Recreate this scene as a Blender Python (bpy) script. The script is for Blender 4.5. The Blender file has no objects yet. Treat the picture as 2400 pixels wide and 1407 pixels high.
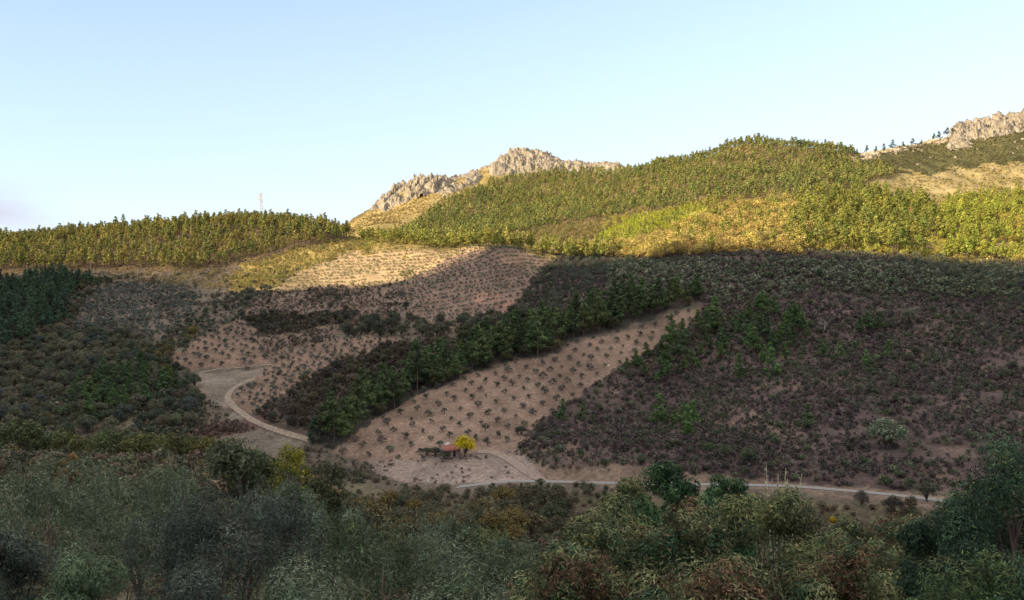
import bpy, math
import numpy as np
from mathutils import Vector

# ------------------------------------------------------------------ camera, sky, sun, exposure
sc = bpy.context.scene
COL = sc.collection
F = 2000.0            # focal length in photo pixels (photo is 2400 wide)
HV = 800.0            # row of the true horizon
cam_d = bpy.data.cameras.new('camera')
cam = bpy.data.objects.new('camera', cam_d)
COL.objects.link(cam)
cam_d.sensor_width = 36.0
cam_d.lens = 36.0 * F / 2400.0
cam_d.clip_start = 0.3
cam_d.clip_end = 20000
cam_d.shift_y = (HV - 703.5) / 2400.0
cam.location = (0, 0, 0)
cam.rotation_euler = (math.radians(90), 0, 0)
sc.camera = cam

SUN_A = math.radians(54)      # sun stands behind the camera, 54 degrees round to the left
SUN_E = math.radians(13)
to_sun = Vector((-math.sin(SUN_A) * math.cos(SUN_E), -math.cos(SUN_A) * math.cos(SUN_E), math.sin(SUN_E)))
sun_d = bpy.data.lights.new('sun', 'SUN')
sun = bpy.data.objects.new('sun', sun_d)
COL.objects.link(sun)
sun_d.energy = 3.9
sun_d.angle = math.radians(0.55)
sun_d.color = (1.0, 0.79, 0.52)
sun.rotation_euler = to_sun.to_track_quat('Z', 'Y').to_euler()

world = bpy.data.worlds.new('World')
sc.world = world
world.use_nodes = True
wn = world.node_tree
wn.nodes.clear()
sky = wn.nodes.new('ShaderNodeTexSky')
sky.sky_type = 'NISHITA'
sky.sun_disc = False
sky.sun_elevation = SUN_E
sky.sun_rotation = math.radians(180) + SUN_A   # turned to the same bearing as the lamp
sky.air_density = 1.0
sky.dust_density = 0.4
sky.ozone_density = 2.6
bg = wn.nodes.new('ShaderNodeBackground')
bg.inputs['Strength'].default_value = 0.15
wo = wn.nodes.new('ShaderNodeOutputWorld')
# brighter, milkier air low over the ridges to the right, and a faint pink cloud bank low on the left
tc = wn.nodes.new('ShaderNodeTexCoord')
sep = wn.nodes.new('ShaderNodeSeparateXYZ')
wn.links.new(tc.outputs['Generated'], sep.inputs[0])
def wmath(op, a, b=None, c=None, clamp=False):
    n = wn.nodes.new('ShaderNodeMath'); n.operation = op; n.use_clamp = clamp
    for i, v in enumerate((a, b, c)):
        if v is None: continue
        if isinstance(v, (int, float)): n.inputs[i].default_value = v
        else: wn.links.new(v, n.inputs[i])
    return n.outputs[0]
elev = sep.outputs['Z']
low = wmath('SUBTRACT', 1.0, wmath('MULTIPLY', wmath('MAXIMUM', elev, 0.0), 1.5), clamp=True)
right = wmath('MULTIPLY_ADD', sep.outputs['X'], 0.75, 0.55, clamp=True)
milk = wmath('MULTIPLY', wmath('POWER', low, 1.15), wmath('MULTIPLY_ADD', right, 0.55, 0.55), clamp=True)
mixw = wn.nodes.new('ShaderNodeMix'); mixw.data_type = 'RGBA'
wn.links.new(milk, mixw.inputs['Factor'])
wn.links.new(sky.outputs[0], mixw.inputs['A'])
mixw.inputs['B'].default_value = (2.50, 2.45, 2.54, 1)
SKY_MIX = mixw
cn = wn.nodes.new('ShaderNodeTexNoise'); cn.inputs['Scale'].default_value = 5.0; cn.inputs['Detail'].default_value = 6
mp = wn.nodes.new('ShaderNodeMapping'); mp.inputs['Scale'].default_value = (1, 1, 4)
mp.inputs['Location'].default_value = (0.3, 0.1, 0.2)
wn.links.new(tc.outputs['Generated'], mp.inputs[0]); wn.links.new(mp.outputs[0], cn.inputs['Vector'])
band = wmath('SUBTRACT', 1.0, wmath('MULTIPLY', wmath('ABSOLUTE', wmath('SUBTRACT', elev, 0.128)), 24.0), clamp=True)
side = wmath('MULTIPLY', wmath('SUBTRACT', wmath('MULTIPLY', sep.outputs['X'], -1.0), 0.42), 8.0, clamp=True)
cl = wmath('MULTIPLY', wmath('MULTIPLY', band, side), wmath('MULTIPLY', wmath('SUBTRACT', cn.outputs['Fac'], 0.34), 5.0, clamp=True), clamp=True)
mixc = wn.nodes.new('ShaderNodeMix'); mixc.data_type = 'RGBA'
wn.links.new(cl, mixc.inputs['Factor']); wn.links.new(mixw.outputs['Result'], mixc.inputs['A'])
mixc.inputs['B'].default_value = (1.72, 1.60, 1.92, 1)
# added warm brightening of the unseen upper sky, lifts the shaded slopes
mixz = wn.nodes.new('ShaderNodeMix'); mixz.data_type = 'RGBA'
dome_boost = wmath('MULTIPLY', wmath('SUBTRACT', elev, 0.42), 3.0, clamp=True)
wn.links.new(wmath('MULTIPLY', dome_boost, 0.85), mixz.inputs['Factor']); wn.links.new(mixc.outputs['Result'], mixz.inputs['A'])
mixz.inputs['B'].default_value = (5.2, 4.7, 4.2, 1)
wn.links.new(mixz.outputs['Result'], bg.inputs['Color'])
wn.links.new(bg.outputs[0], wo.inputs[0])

sc.view_settings.view_transform = 'Standard'
sc.view_settings.look = 'None'
sc.view_settings.exposure = 1.4
sc.view_settings.gamma = 1.0
sc.render.engine = 'CYCLES'
sc.cycles.max_bounces = 5
sc.cycles.diffuse_bounces = 3
sc.cycles.use_denoising = True
sc.cycles.denoiser = 'OPENIMAGEDENOISE'
sc.cycles.denoising_prefilter = 'ACCURATE'

# ------------------------------------------------------------------ small helpers
RNG = np.random.default_rng(20)

def hash2(ix, iy, seed):
    h = (ix.astype(np.int64) * 374761393 + iy.astype(np.int64) * 668265263 + seed * 1442695041) & 0x7fffffff
    h = ((h ^ (h >> 13)) * 1274126177) & 0x7fffffff
    h = h ^ (h >> 16)
    return (h & 0xffff) / 65535.0 * 2 - 1

def vnoise(x, y, seed=0):
    ix = np.floor(x); iy = np.floor(y)
    fx = x - ix; fy = y - iy
    fx = fx * fx * fx * (fx * (fx * 6 - 15) + 10); fy = fy * fy * fy * (fy * (fy * 6 - 15) + 10)
    a = hash2(ix, iy, seed); b = hash2(ix + 1, iy, seed)
    c = hash2(ix, iy + 1, seed); d = hash2(ix + 1, iy + 1, seed)
    return (a * (1 - fx) + b * fx) * (1 - fy) + (c * (1 - fx) + d * fx) * fy

def fbm(x, y, seed=0, octaves=4, gain=0.5):
    s = 0; a = 1; t = 0
    for o in range(octaves):
        s = s + a * vnoise(x * 2 ** o + 17.3 * o, y * 2 ** o - 9.1 * o, seed + o); t += a; a *= gain
    return s / t

def inpoly(px, py, poly):
    px = np.asarray(px, float); py = np.asarray(py, float)
    res = np.zeros(px.shape, bool)
    n = len(poly); j = n - 1
    for i in range(n):
        xi, yi = poly[i]; xj, yj = poly[j]
        if yi != yj:
            c = ((yi > py) != (yj > py)) & (px < (xj - xi) * (py - yi) / (yj - yi) + xi)
            res ^= c
        j = i
    return res

def make_mesh(name, verts, faces, mats=(), col=None, smooth=False, matidx=None):
    """verts (N,3); faces (M,k) array of one polygon size, or a list of such arrays"""
    me = bpy.data.meshes.new(name)
    fl = faces if isinstance(faces, list) else [faces]
    verts = np.asarray(verts, np.float32)
    me.vertices.add(len(verts)); me.vertices.foreach_set('co', verts.ravel())
    loops = np.concatenate([np.asarray(f, np.int32).ravel() for f in fl])
    tot = np.concatenate([np.full(len(f), f.shape[1], np.int32) for f in fl])
    start = np.concatenate([[0], np.cumsum(tot)[:-1]]).astype(np.int32)
    me.loops.add(len(loops)); me.loops.foreach_set('vertex_index', loops)
    me.polygons.add(len(tot)); me.polygons.foreach_set('loop_start', start)
    me.polygons.foreach_set('loop_total', tot)
    if smooth: me.polygons.foreach_set('use_smooth', np.ones(len(tot), bool))
    if matidx is not None: me.polygons.foreach_set('material_index', np.asarray(matidx, np.int32))
    if col is not None:
        at = me.color_attributes.new('Col', 'FLOAT_COLOR', 'POINT')
        c4 = np.ones((len(verts), 4), np.float32); c4[:, :3] = col
        at.data.foreach_set('color', c4.ravel())
    for m in mats: me.materials.append(m)
    me.update(calc_edges=True)
    return me

def link(name, data, parent=None, loc=None):
    o = bpy.data.objects.new(name, data)
    COL.objects.link(o)
    if parent is not None: o.parent = parent
    if loc is not None: o.location = loc
    return o

def tag(o, label=None, cat=None, group=None, kind=None):
    if label: o['label'] = label
    if cat: o['category'] = cat
    if group: o['group'] = group
    if kind: o['kind'] = kind
    return o

# ------------------------------------------------------------------ materials
def nodes_of(name):
    m = bpy.data.materials.new(name); m.use_nodes = True
    nt = m.node_tree; nt.nodes.clear()
    out = nt.nodes.new('ShaderNodeOutputMaterial')
    p = nt.nodes.new('ShaderNodeBsdfPrincipled')
    p.inputs['Specular IOR Level'].default_value = 0.15
    nt.links.new(p.outputs[0], out.inputs[0])
    return m, nt, p, out

def foliage_mat(name, trans=0.25, rough=0.75, nscale=0.6, namp=0.5, spec=0.1):
    m, nt, p, out = nodes_of(name)
    at = nt.nodes.new('ShaderNodeAttribute'); at.attribute_name = 'Col'
    oi = nt.nodes.new('ShaderNodeObjectInfo')
    mul = nt.nodes.new('ShaderNodeMix'); mul.data_type = 'RGBA'; mul.blend_type = 'MULTIPLY'
    mul.inputs['Factor'].default_value = 1
    nt.links.new(at.outputs['Color'], mul.inputs['A']); nt.links.new(oi.outputs['Color'], mul.inputs['B'])
    ns = nt.nodes.new('ShaderNodeTexNoise'); ns.inputs['Scale'].default_value = nscale; ns.inputs['Detail'].default_value = 3
    ge = nt.nodes.new('ShaderNodeNewGeometry')
    nt.links.new(ge.outputs['Position'], ns.inputs['Vector'])
    mr = nt.nodes.new('ShaderNodeMapRange')
    mr.inputs['From Min'].default_value = 0.3; mr.inputs['From Max'].default_value = 0.7
    mr.inputs['To Min'].default_value = 1 - namp; mr.inputs['To Max'].default_value = 1 + namp
    nt.links.new(ns.outputs['Fac'], mr.inputs['Value'])
    m2 = nt.nodes.new('ShaderNodeMix'); m2.data_type = 'RGBA'; m2.blend_type = 'MULTIPLY'; m2.inputs['Factor'].default_value = 1
    nt.links.new(mul.outputs['Result'], m2.inputs['A']); nt.links.new(mr.outputs[0], m2.inputs['B'])
    nt.links.new(m2.outputs['Result'], p.inputs['Base Color'])
    p.inputs['Roughness'].default_value = rough
    p.inputs['Specular IOR Level'].default_value = spec
    if trans > 0:
        tr = nt.nodes.new('ShaderNodeBsdfTranslucent'); mx = nt.nodes.new('ShaderNodeMixShader')
        nt.links.new(m2.outputs['Result'], tr.inputs['Color'])
        mx.inputs[0].default_value = trans
        nt.links.new(p.outputs[0], mx.inputs[1]); nt.links.new(tr.outputs[0], mx.inputs[2])
        nt.links.new(mx.outputs[0], out.inputs[0])
    return m

def plain_mat(name, color, rough=0.85, nscale=3.0, namp=0.3, bump=0.0, metal=0.0):
    m, nt, p, out = nodes_of(name)
    ns = nt.nodes.new('ShaderNodeTexNoise'); ns.inputs['Scale'].default_value = nscale; ns.inputs['Detail'].default_value = 6
    ge = nt.nodes.new('ShaderNodeNewGeometry'); nt.links.new(ge.outputs['Position'], ns.inputs['Vector'])
    cr = nt.nodes.new('ShaderNodeMapRange')
    cr.inputs['From Min'].default_value = 0.3; cr.inputs['From Max'].default_value = 0.7
    cr.inputs['To Min'].default_value = 1 - namp; cr.inputs['To Max'].default_value = 1 + namp
    nt.links.new(ns.outputs['Fac'], cr.inputs['Value'])
    mul = nt.nodes.new('ShaderNodeMix'); mul.data_type = 'RGBA'; mul.blend_type = 'MULTIPLY'; mul.inputs['Factor'].default_value = 1
    mul.inputs['A'].default_value = (*color, 1); nt.links.new(cr.outputs[0], mul.inputs['B'])
    nt.links.new(mul.outputs['Result'], p.inputs['Base Color'])
    p.inputs['Roughness'].default_value = rough; p.inputs['Metallic'].default_value = metal
    if bump:
        b = nt.nodes.new('ShaderNodeBump'); b.inputs['Strength'].default_value = 1; b.inputs['Distance'].default_value = bump
        nt.links.new(ns.outputs['Fac'], b.inputs['Height']); nt.links.new(b.outputs[0], p.inputs['Normal'])
    return m

M_NEEDLE = foliage_mat('pine_needles', 0.12, nscale=0.5, namp=0.30)
M_LEAF = foliage_mat('broad_leaves', 0.22, nscale=0.6, namp=0.30)
M_OLIVE = foliage_mat('olive_leaves', 0.10, rough=0.5, nscale=1.2, namp=0.3, spec=0.3)
M_NEAR = foliage_mat('near_leaves', 0.10, rough=0.7, nscale=2.5, namp=0.35, spec=0.08)
M_BARK = plain_mat('bark', (0.10, 0.07, 0.055), nscale=6, namp=0.4)
M_PALE = plain_mat('weathered_pale_wood', (0.55, 0.52, 0.46), nscale=6, namp=0.2)

def terrain_mat():
    m, nt, p, out = nodes_of('ground_cover')
    at = nt.nodes.new('ShaderNodeAttribute'); at.attribute_name = 'Col'
    ge = nt.nodes.new('ShaderNodeNewGeometry')
    def noise(scale, detail=5, rough=0.6):
        n = nt.nodes.new('ShaderNodeTexNoise'); n.inputs['Scale'].default_value = scale
        n.inputs['Detail'].default_value = detail; n.inputs['Roughness'].default_value = rough
        nt.links.new(ge.outputs['Position'], n.inputs['Vector']); return n.outputs['Fac']
    def rng_(v, a, b, c, d):
        r = nt.nodes.new('ShaderNodeMapRange')
        for k, x in zip(('From Min', 'From Max', 'To Min', 'To Max'), (a, b, c, d)): r.inputs[k].default_value = x
        nt.links.new(v, r.inputs['Value']); return r.outputs[0]
    cur = at.outputs['Color']
    n_small = noise(0.9, 6, 0.7); n_mid = noise(0.09, 4)
    for v, lo, hi in ((n_small, 0.55, 1.45), (n_mid, 0.75, 1.25)):
        mx = nt.nodes.new('ShaderNodeMix'); mx.data_type = 'RGBA'; mx.blend_type = 'MULTIPLY'; mx.inputs['Factor'].default_value = 1
        nt.links.new(cur, mx.inputs['A']); nt.links.new(rng_(v, 0.32, 0.68, lo, hi), mx.inputs['B']); cur = mx.outputs['Result']
    # dry straw tufts
    mx = nt.nodes.new('ShaderNodeMix'); mx.data_type = 'RGBA'
    nt.links.new(rng_(noise(0.35, 8, 0.75), 0.55, 0.70, 0.0, 0.35), mx.inputs['Factor'])
    nt.links.new(cur, mx.inputs['A'])
    hs = nt.nodes.new('ShaderNodeHueSaturation'); hs.inputs['Value'].default_value = 1.5; hs.inputs['Saturation'].default_value = 0.9
    nt.links.new(cur, hs.inputs['Color']); nt.links.new(hs.outputs[0], mx.inputs['B'])
    nt.links.new(mx.outputs['Result'], p.inputs['Base Color'])
    p.inputs['Roughness'].default_value = 0.95; p.inputs['Specular IOR Level'].default_value = 0.05
    b = nt.nodes.new('ShaderNodeBump'); b.inputs['Strength'].default_value = 0.8; b.inputs['Distance'].default_value = 0.5
    nt.links.new(n_small, b.inputs['Height']); nt.links.new(b.outputs[0], p.inputs['Normal'])
    return m
M_GROUND = terrain_mat()

# ------------------------------------------------------------------ the land
# Each row below is one contour of the valley, from the bank under the camera over the stream,
# up the far hillside and on to the rocky skyline: (bearing, sight row, distance).
# entries: (u, v, Y) ; v is a height expressed as sight row, or a tuple ('z', z)
def K(*pts): return pts
Z = lambda z: ('z', z)
CURVES = [
 K((0, Z(-2.6), 4)),
 K((0, Z(-6.0), 14), (900, Z(-6.4), 14)),
 K((0, Z(-9.6), 28), (500, Z(-10), 28), (900, Z(-11), 28)),
 K((0, Z(-13.2), 60), (500, Z(-13.2), 60), (700, Z(-17), 60), (950, Z(-20), 60)),
 K((0, Z(-16.5), 115), (500, Z(-17), 115), (700, Z(-25), 115), (950, Z(-31), 115)),
 K((0, Z(-27), 180), (500, Z(-29), 180), (700, Z(-36), 180), (950, Z(-40), 175)),
 K((0, Z(-42), 245), (450, Z(-43), 245), (700, Z(-43.5), 230), (1000, Z(-43.5), 205), (2000, Z(-42), 190), (2500, Z(-41), 175)),
 K((0, 1060, 290), (450, 1075, 290), (600, 1090, 285), (800, 1105, 262), (1000, 1155, 236), (1075, 1146, 232), (1200, 1132, 230), (1300, 1134, 228), (1430, 1137, 226), (1850, 1144, 216), (2080, 1164, 206), (2300, 1192, 196), (2600, 1235, 184)),
 'ROAD',
 'BANK',
 K((0, 1000, 325), (450, 1000, 325), (600, 1000, 320), (800, 1000, 305), (1000, 1000, 300), (1200, 1000, 300), (1400, 1000, 292), (1600, 1000, 285), (2000, 1000, 270), (2400, 1000, 258)),
 K((0, 900, 385), (450, 900, 385), (600, 900, 380), (800, 900, 368), (1000, 900, 350), (1200, 900, 345), (1400, 900, 340), (1600, 900, 335), (2000, 900, 320), (2400, 900, 308)),
 K((0, 800, 455), (450, 800, 450), (600, 800, 460), (800, 800, 452), (1000, 800, 430), (1200, 800, 402), (1400, 800, 392), (1600, 800, 385), (2000, 800, 374), (2400, 800, 362)),
 K((0, 700, 560), (450, 700, 560), (600, 700, 560), (800, 700, 540), (1000, 700, 520), (1200, 700, 488), (1400, 700, 455), (1600, 700, 442), (2000, 700, 432), (2400, 700, 422)),
 K((0, 640, 650), (450, 640, 650), (600, 640, 645), (800, 632, 625), (1000, 632, 600), (1150, 622, 565), (1250, 632, 550), (1400, 630, 530), (1600, 624, 510), (2000, 632, 492), (2400, 652, 478)),
 K((-300, 584, 800), (0, 578, 800), (200, 563, 800), (330, 546, 810), (460, 530, 820), (600, 522, 820), (700, 532, 810), (800, 553, 780), (850, 566, 760), (950, 572, 700), (1080, 584, 650), (1160, 577, 600), (1250, 592, 600), (1300, 602, 610), (1400, 600, 620), (1600, 594, 600), (1800, 588, 570), (2000, 600, 560), (2200, 612, 550), (2400, 632, 540)),
 K((0, 602, 950), (600, 580, 980), (850, 604, 950), (1100, 604, 800), (1300, 606, 750), (1400, 590, 715), (1500, 585, 690), (1600, 577, 665), (1800, 568, 640), (2000, 578, 632), (2400, 606, 610)),
 K((0, 625, 1100), (700, 620, 1100), (850, 560, 1100), (1000, 550, 1050), (1200, 548, 980), (1400, 542, 890), (1600, 530, 800), (1800, 520, 765), (2000, 520, 760), (2200, 520, 755), (2400, 532, 740)),
 K((0, 640, 1250), (700, 640, 1250), (850, 525, 1300), (1000, 505, 1250), (1240, 488, 1300), (1400, 482, 1200), (1600, 472, 1000), (1800, 458, 950), (2000, 458, 955), (2200, 470, 1000), (2400, 480, 1000)),
 K((0, 660, 1400), (700, 655, 1400), (800, 545, 1400), (850, 508, 1410), (1000, 458, 1420), (1240, 420, 1520), (1400, 428, 1400), (1600, 410, 1150), (1800, 392, 1110), (2000, 402, 1140), (2200, 398, 1200), (2400, 388, 1200)),
 K((0, 680, 1560), (600, 660, 1560), (760, 570, 1540), (805, 528, 1520), (830, 510, 1510), (860, 492, 1500), (900, 468, 1500), (935, 440, 1500), (960, 428, 1500), (1040, 424, 1510), (1100, 408, 1540), (1160, 385, 1600), (1190, 368, 1630), (1240, 360, 1650), (1290, 370, 1640), (1330, 384, 1620), (1380, 391, 1600), (1450, 398, 1540), (1500, 402, 1480), (1600, 388, 1360), (1680, 360, 1280), (1730, 344, 1250), (1800, 340, 1240), (1870, 346, 1250), (1950, 356, 1270), (2000, 364, 1290), (2050, 364, 1310), (2100, 352, 1340), (2200, 332, 1380), (2250, 312, 1400), (2300, 298, 1400), (2350, 286, 1400), (2400, 276, 1400), (2600, 240, 1400), (3000, 220, 1400)),
 'BEHIND',
 K((0, Z(-60), 3600), (2400, Z(-60), 3600)),
 K((0, Z(-120), 9000)),
]
# bearings of the mesh columns: fine inside the frame, coarse far outside it
ucore = np.arange(-160, 2561, 4.0)
s = 1.06 ** np.arange(1, 120)
off = np.cumsum(5 * s); off = off[off < 16000]
UC = np.concatenate([(-160 - off)[::-1], ucore, 2560 + off])

def smooth_u(arr, sig=26.0, us=None):
    g = np.arange(-600, 3001, 4.0)
    a = np.interp(g, us, arr)
    k = np.arange(-30, 31); w = np.exp(-0.5 * (k * 4 / sig) ** 2); w /= w.sum()
    ap = np.pad(a, 30, mode='edge')
    return g, np.convolve(ap, w, 'valid')

def curve_yz(c, sig):
    us = np.array([p[0] for p in c], float); ys = np.array([p[2] for p in c], float)
    zs = np.array([(p[1][1] if isinstance(p[1], tuple) else (HV - p[1]) / F * p[2]) for p in c], float)
    g, y = smooth_u(ys, 40, us); g, z = smooth_u(zs, sig, us)
    return np.interp(UC, g, y), np.interp(UC, g, z)

KY, KZ, KN = [], [], []
for i, c in enumerate(CURVES):
    if c == 'ROAD':
        y = KY[-1] + 6.0; z = KZ[-1].copy()
    elif c == 'BANK':
        bh = np.interp(UC, [0, 1000, 1230, 1290, 1480, 1560, 1850, 2100, 2400], [0.6, 0.6, 1.0, 3.6, 3.8, 2.6, 1.8, 1.6, 1.2])
        y = KY[-1] + 5.0; z = KZ[-1] + bh
    elif c == 'BEHIND':
        y = KY[-1] + 260; z = KZ[-1] - 70
    else:
        y, z = curve_yz(c, 9 if i == 20 else 28)
    KY.append(y); KZ.append(z)
KY = np.array(KY); KZ = np.array(KZ)
NK = len(KY)
SUB = [4, 6, 8, 12, 12, 12, 12, 3, 4, 14, 26, 30, 30, 22, 34, 10, 12, 24, 30, 26, 8, 6, 4]
assert len(SUB) == NK - 1, (len(SUB), NK)

def pchip_rows(Kv, tk, ts):
    h = np.diff(tk)[:, None]; d = np.diff(Kv, axis=0) / h
    m = np.zeros_like(Kv)
    a, b = d[:-1], d[1:]
    w1 = 2 * h[1:] + h[:-1]; w2 = h[1:] + 2 * h[:-1]
    with np.errstate(divide='ignore', invalid='ignore'):
        hm = (w1 + w2) / (w1 / a + w2 / b)
    m[1:-1] = np.where(a * b > 0, hm, 0)
    m[0] = d[0]; m[-1] = d[-1]
    out = np.empty((len(ts), Kv.shape[1]))
    for i, t in enumerate(ts):
        k = min(max(np.searchsorted(tk, t, 'right') - 1, 0), len(tk) - 2)
        hh = tk[k + 1] - tk[k]; s_ = (t - tk[k]) / hh
        out[i] = ((1 + 2 * s_) * (1 - s_) ** 2 * Kv[k] + s_ * (1 - s_) ** 2 * hh * m[k]
                  + s_ * s_ * (3 - 2 * s_) * Kv[k + 1] + s_ * s_ * (s_ - 1) * hh * m[k + 1])
    return out
tk = np.arange(NK, dtype=float)
TS = np.concatenate([np.linspace(k, k + 1, n, endpoint=False) for k, n in enumerate(SUB)] + [[NK - 1.0]])
GY = pchip_rows(KY, tk, TS)
# height interpolated per column as a function of distance
GZ = np.empty_like(GY)
def pchip_col(x, y, xs):
    h = np.diff(x); d = np.diff(y) / h
    m = np.zeros_like(y); w1 = 2 * h[1:] + h[:-1]; w2 = h[1:] + 2 * h[:-1]
    with np.errstate(divide='ignore', invalid='ignore'):
        hm = (w1 + w2) / (w1 / d[:-1] + w2 / d[1:])
    m[1:-1] = np.where(d[:-1] * d[1:] > 0, hm, 0); m[0] = d[0]; m[-1] = d[-1]
    k = np.clip(np.searchsorted(x, xs, 'right') - 1, 0, len(x) - 2)
    hh = h[k]; s_ = (xs - x[k]) / hh
    return ((1 + 2 * s_) * (1 - s_) ** 2 * y[k] + s_ * (1 - s_) ** 2 * hh * m[k]
            + s_ * s_ * (3 - 2 * s_) * y[k + 1] + s_ * s_ * (s_ - 1) * hh * m[k + 1])
for j in range(len(UC)):
    GZ[:, j] = pchip_col(KY[:, j], KZ[:, j], GY[:, j])

def relief(X, Y, t):
    """gullies, humps and roughness that ride on the contours (t is the contour parameter)"""
    far = np.clip((t - 14.3) / 2.0, 0, 1) * np.clip((20.6 - t) / 1.2, 0.25, 1)
    mid = np.clip((t - 9.6) / 1.0, 0, 1) * (1 - far)
    near = np.clip((6.6 - t) / 0.5, 0, 1) * np.clip((t - 1) / 2, 0, 1)
    g1 = fbm(X / 90, Y / 150, 5, 4); g2 = fbm(X / 22, Y / 30, 9, 3)
    ridg = 1 - 2 * np.abs(fbm(X / 70 + 3, Y / 190, 14, 3))
    return far * (7 * g1 + 1.6 * g2 + 5 * (ridg - 0.5)) + mid * (1.8 * g1 + 0.8 * g2 + 0.9 * (ridg - 0.5)) * (1 + 0.9 * np.clip(t - 11, 0, 1)) + near * (0.5 * g2)

GX = (UC[None, :] - 1200) / F * GY
GT = np.repeat(TS[:, None], len(UC), 1)
GZ = GZ + relief(GX, GY, GT)

# regular lookup table (bearing x log distance)
LY = np.linspace(math.log(4), math.log(9000), 2600)
TZ = np.empty((len(UC), len(LY))); TT = np.empty_like(TZ)
EY = np.exp(LY)
for j in range(len(UC)):
    TZ[j] = np.interp(EY, GY[:, j], GZ[:, j]); TT[j] = np.interp(EY, GY[:, j], TS)

def lookup(X, Y):
    X = np.asarray(X, float); Y = np.asarray(Y, float)
    u = 1200 + F * X / Y
    fu = np.interp(u, UC, np.arange(len(UC)))
    fy = (np.log(np.maximum(Y, 4.001)) - LY[0]) / (LY[1] - LY[0])
    i = np.clip(fu.astype(int), 0, len(UC) - 2); j = np.clip(fy.astype(int), 0, len(LY) - 2)
    a = fu - i; b = fy - j
    def bi(T): return (T[i, j] * (1 - a) * (1 - b) + T[i + 1, j] * a * (1 - b) + T[i, j + 1] * (1 - a) * b + T[i + 1, j + 1] * a * b)
    z = bi(TZ); t = bi(TT)
    v = HV - F * z / Y
    return z, t, u, v
def ground_z(x, y): return float(lookup(np.array([x]), np.array([y]))[0][0])

def locate(u, v, t0=7.0, t1=15.0):
    """the place on the hillside seen at bearing u and sight row v, between two contours"""
    j = int(np.clip(np.interp(u, UC, np.arange(len(UC))), 0, len(UC) - 1))
    m = (TT[j] >= t0) & (TT[j] <= t1)
    yy = EY[m]; vv = HV - F * TZ[j][m] / yy
    vm = np.minimum.accumulate(vv)
    k = np.searchsorted(-vm, -v)
    y = yy[min(k, len(yy) - 1)]
    x = (u - 1200) / F * y
    return x, y, ground_z(x, y)

# ------------------------------------------------------------------ what covers the ground
# (name, t-range, polygon in bearing/sight-row, base colour)
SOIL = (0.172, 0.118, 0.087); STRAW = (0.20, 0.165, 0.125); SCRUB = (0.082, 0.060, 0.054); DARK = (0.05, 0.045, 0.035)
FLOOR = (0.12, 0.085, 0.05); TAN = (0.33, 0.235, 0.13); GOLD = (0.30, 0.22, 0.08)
S_, F_ = (6.6, 15.15), (15.15, 21.0)
P_CENTRE = [(775, 1052), (850, 1000), (1000, 915), (1200, 852), (1400, 795), (1560, 745), (1650, 722), (1620, 765), (1500, 835), (1400, 895), (1310, 955), (1250, 1005), (1225, 1055), (1170, 1062), (1040, 1070), (960, 1085), (860, 1085)]
P_BELOW = [(860, 1080), (960, 1083), (1060, 1068), (1225, 1050), (1250, 1085), (1300, 1128), (1180, 1132), (1060, 1140), (960, 1135), (880, 1110)]
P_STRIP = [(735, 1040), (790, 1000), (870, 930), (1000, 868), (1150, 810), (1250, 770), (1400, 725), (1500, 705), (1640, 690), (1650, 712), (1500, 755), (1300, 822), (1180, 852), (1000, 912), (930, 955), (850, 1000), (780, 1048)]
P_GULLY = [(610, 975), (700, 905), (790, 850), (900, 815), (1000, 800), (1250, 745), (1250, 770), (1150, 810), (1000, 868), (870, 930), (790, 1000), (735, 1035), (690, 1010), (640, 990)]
P_MIDORCH = [(548, 925), (600, 880), (650, 845), (790, 790), (900, 778), (960, 800), (900, 815), (790, 850), (700, 905), (610, 975), (570, 960)]
P_LEFTORCH = [(395, 850), (470, 790), (560, 735), (600, 785), (625, 835), (640, 853), (540, 862), (450, 872)]
P_TERRACE = [(455, 885), (600, 862), (640, 856), (590, 890), (535, 930), (545, 960), (500, 950), (465, 925)]
P_PASTURE = [(440, 1050), (500, 1010), (560, 965), (600, 990), (660, 1015), (720, 1040), (640, 1070), (590, 1110), (480, 1110), (430, 1090)]
P_BRAMBLE = [(440, 1020), (520, 985), (640, 975), (660, 985), (570, 1012), (480, 1040)]
P_UPPER = [(560, 735), (640, 680), (900, 668), (960, 690), (930, 745), (800, 780), (650, 845), (620, 830)]
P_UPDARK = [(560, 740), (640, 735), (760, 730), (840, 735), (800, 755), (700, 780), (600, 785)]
P_KNOLL = [(935, 725), (955, 655), (1050, 605), (1140, 576), (1230, 580), (1285, 600), (1262, 640), (1225, 700), (1160, 755), (1080, 775), (1000, 765)]
P_CLAY1 = [(1110, 693), (1170, 688), (1180, 700), (1140, 708), (1115, 702)]
P_CLAY2 = [(1165, 725), (1185, 702), (1205, 705), (1185, 738), (1165, 742)]
P_LITORCH = [(600, 682), (700, 640), (830, 588), (960, 582), (1140, 570), (1140, 580), (1050, 605), (955, 655), (900, 672), (700, 678)]
P_LITBUSH = [(525, 684), (560, 630), (640, 600), (830, 552), (880, 570), (860, 585), (820, 590), (700, 640), (600, 682)]
P_PINEHILL = [(-3000, 650), (0, 642), (540, 628), (600, 612), (700, 585), (820, 558), (850, 548), (900, 530), (600, 480), (-3000, 480)]
P_SADDLE = [(840, 600), (860, 556), (1000, 560), (1150, 560), (1400, 570), (1400, 600), (1290, 605), (1150, 572), (960, 588), (880, 592)]
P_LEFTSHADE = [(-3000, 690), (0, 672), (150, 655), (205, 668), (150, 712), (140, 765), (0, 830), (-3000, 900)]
P_GREYKNOLL = [(160, 770), (165, 700), (250, 665), (400, 670), (470, 700), (450, 760), (330, 800), (200, 790)]
P_LEFTWOOD = [(-3000, 1030), (-3000, 850), (0, 832), (140, 770), (330, 800), (400, 850), (460, 880), (480, 990), (430, 1050), (200, 1045), (0, 1045)]
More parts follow.
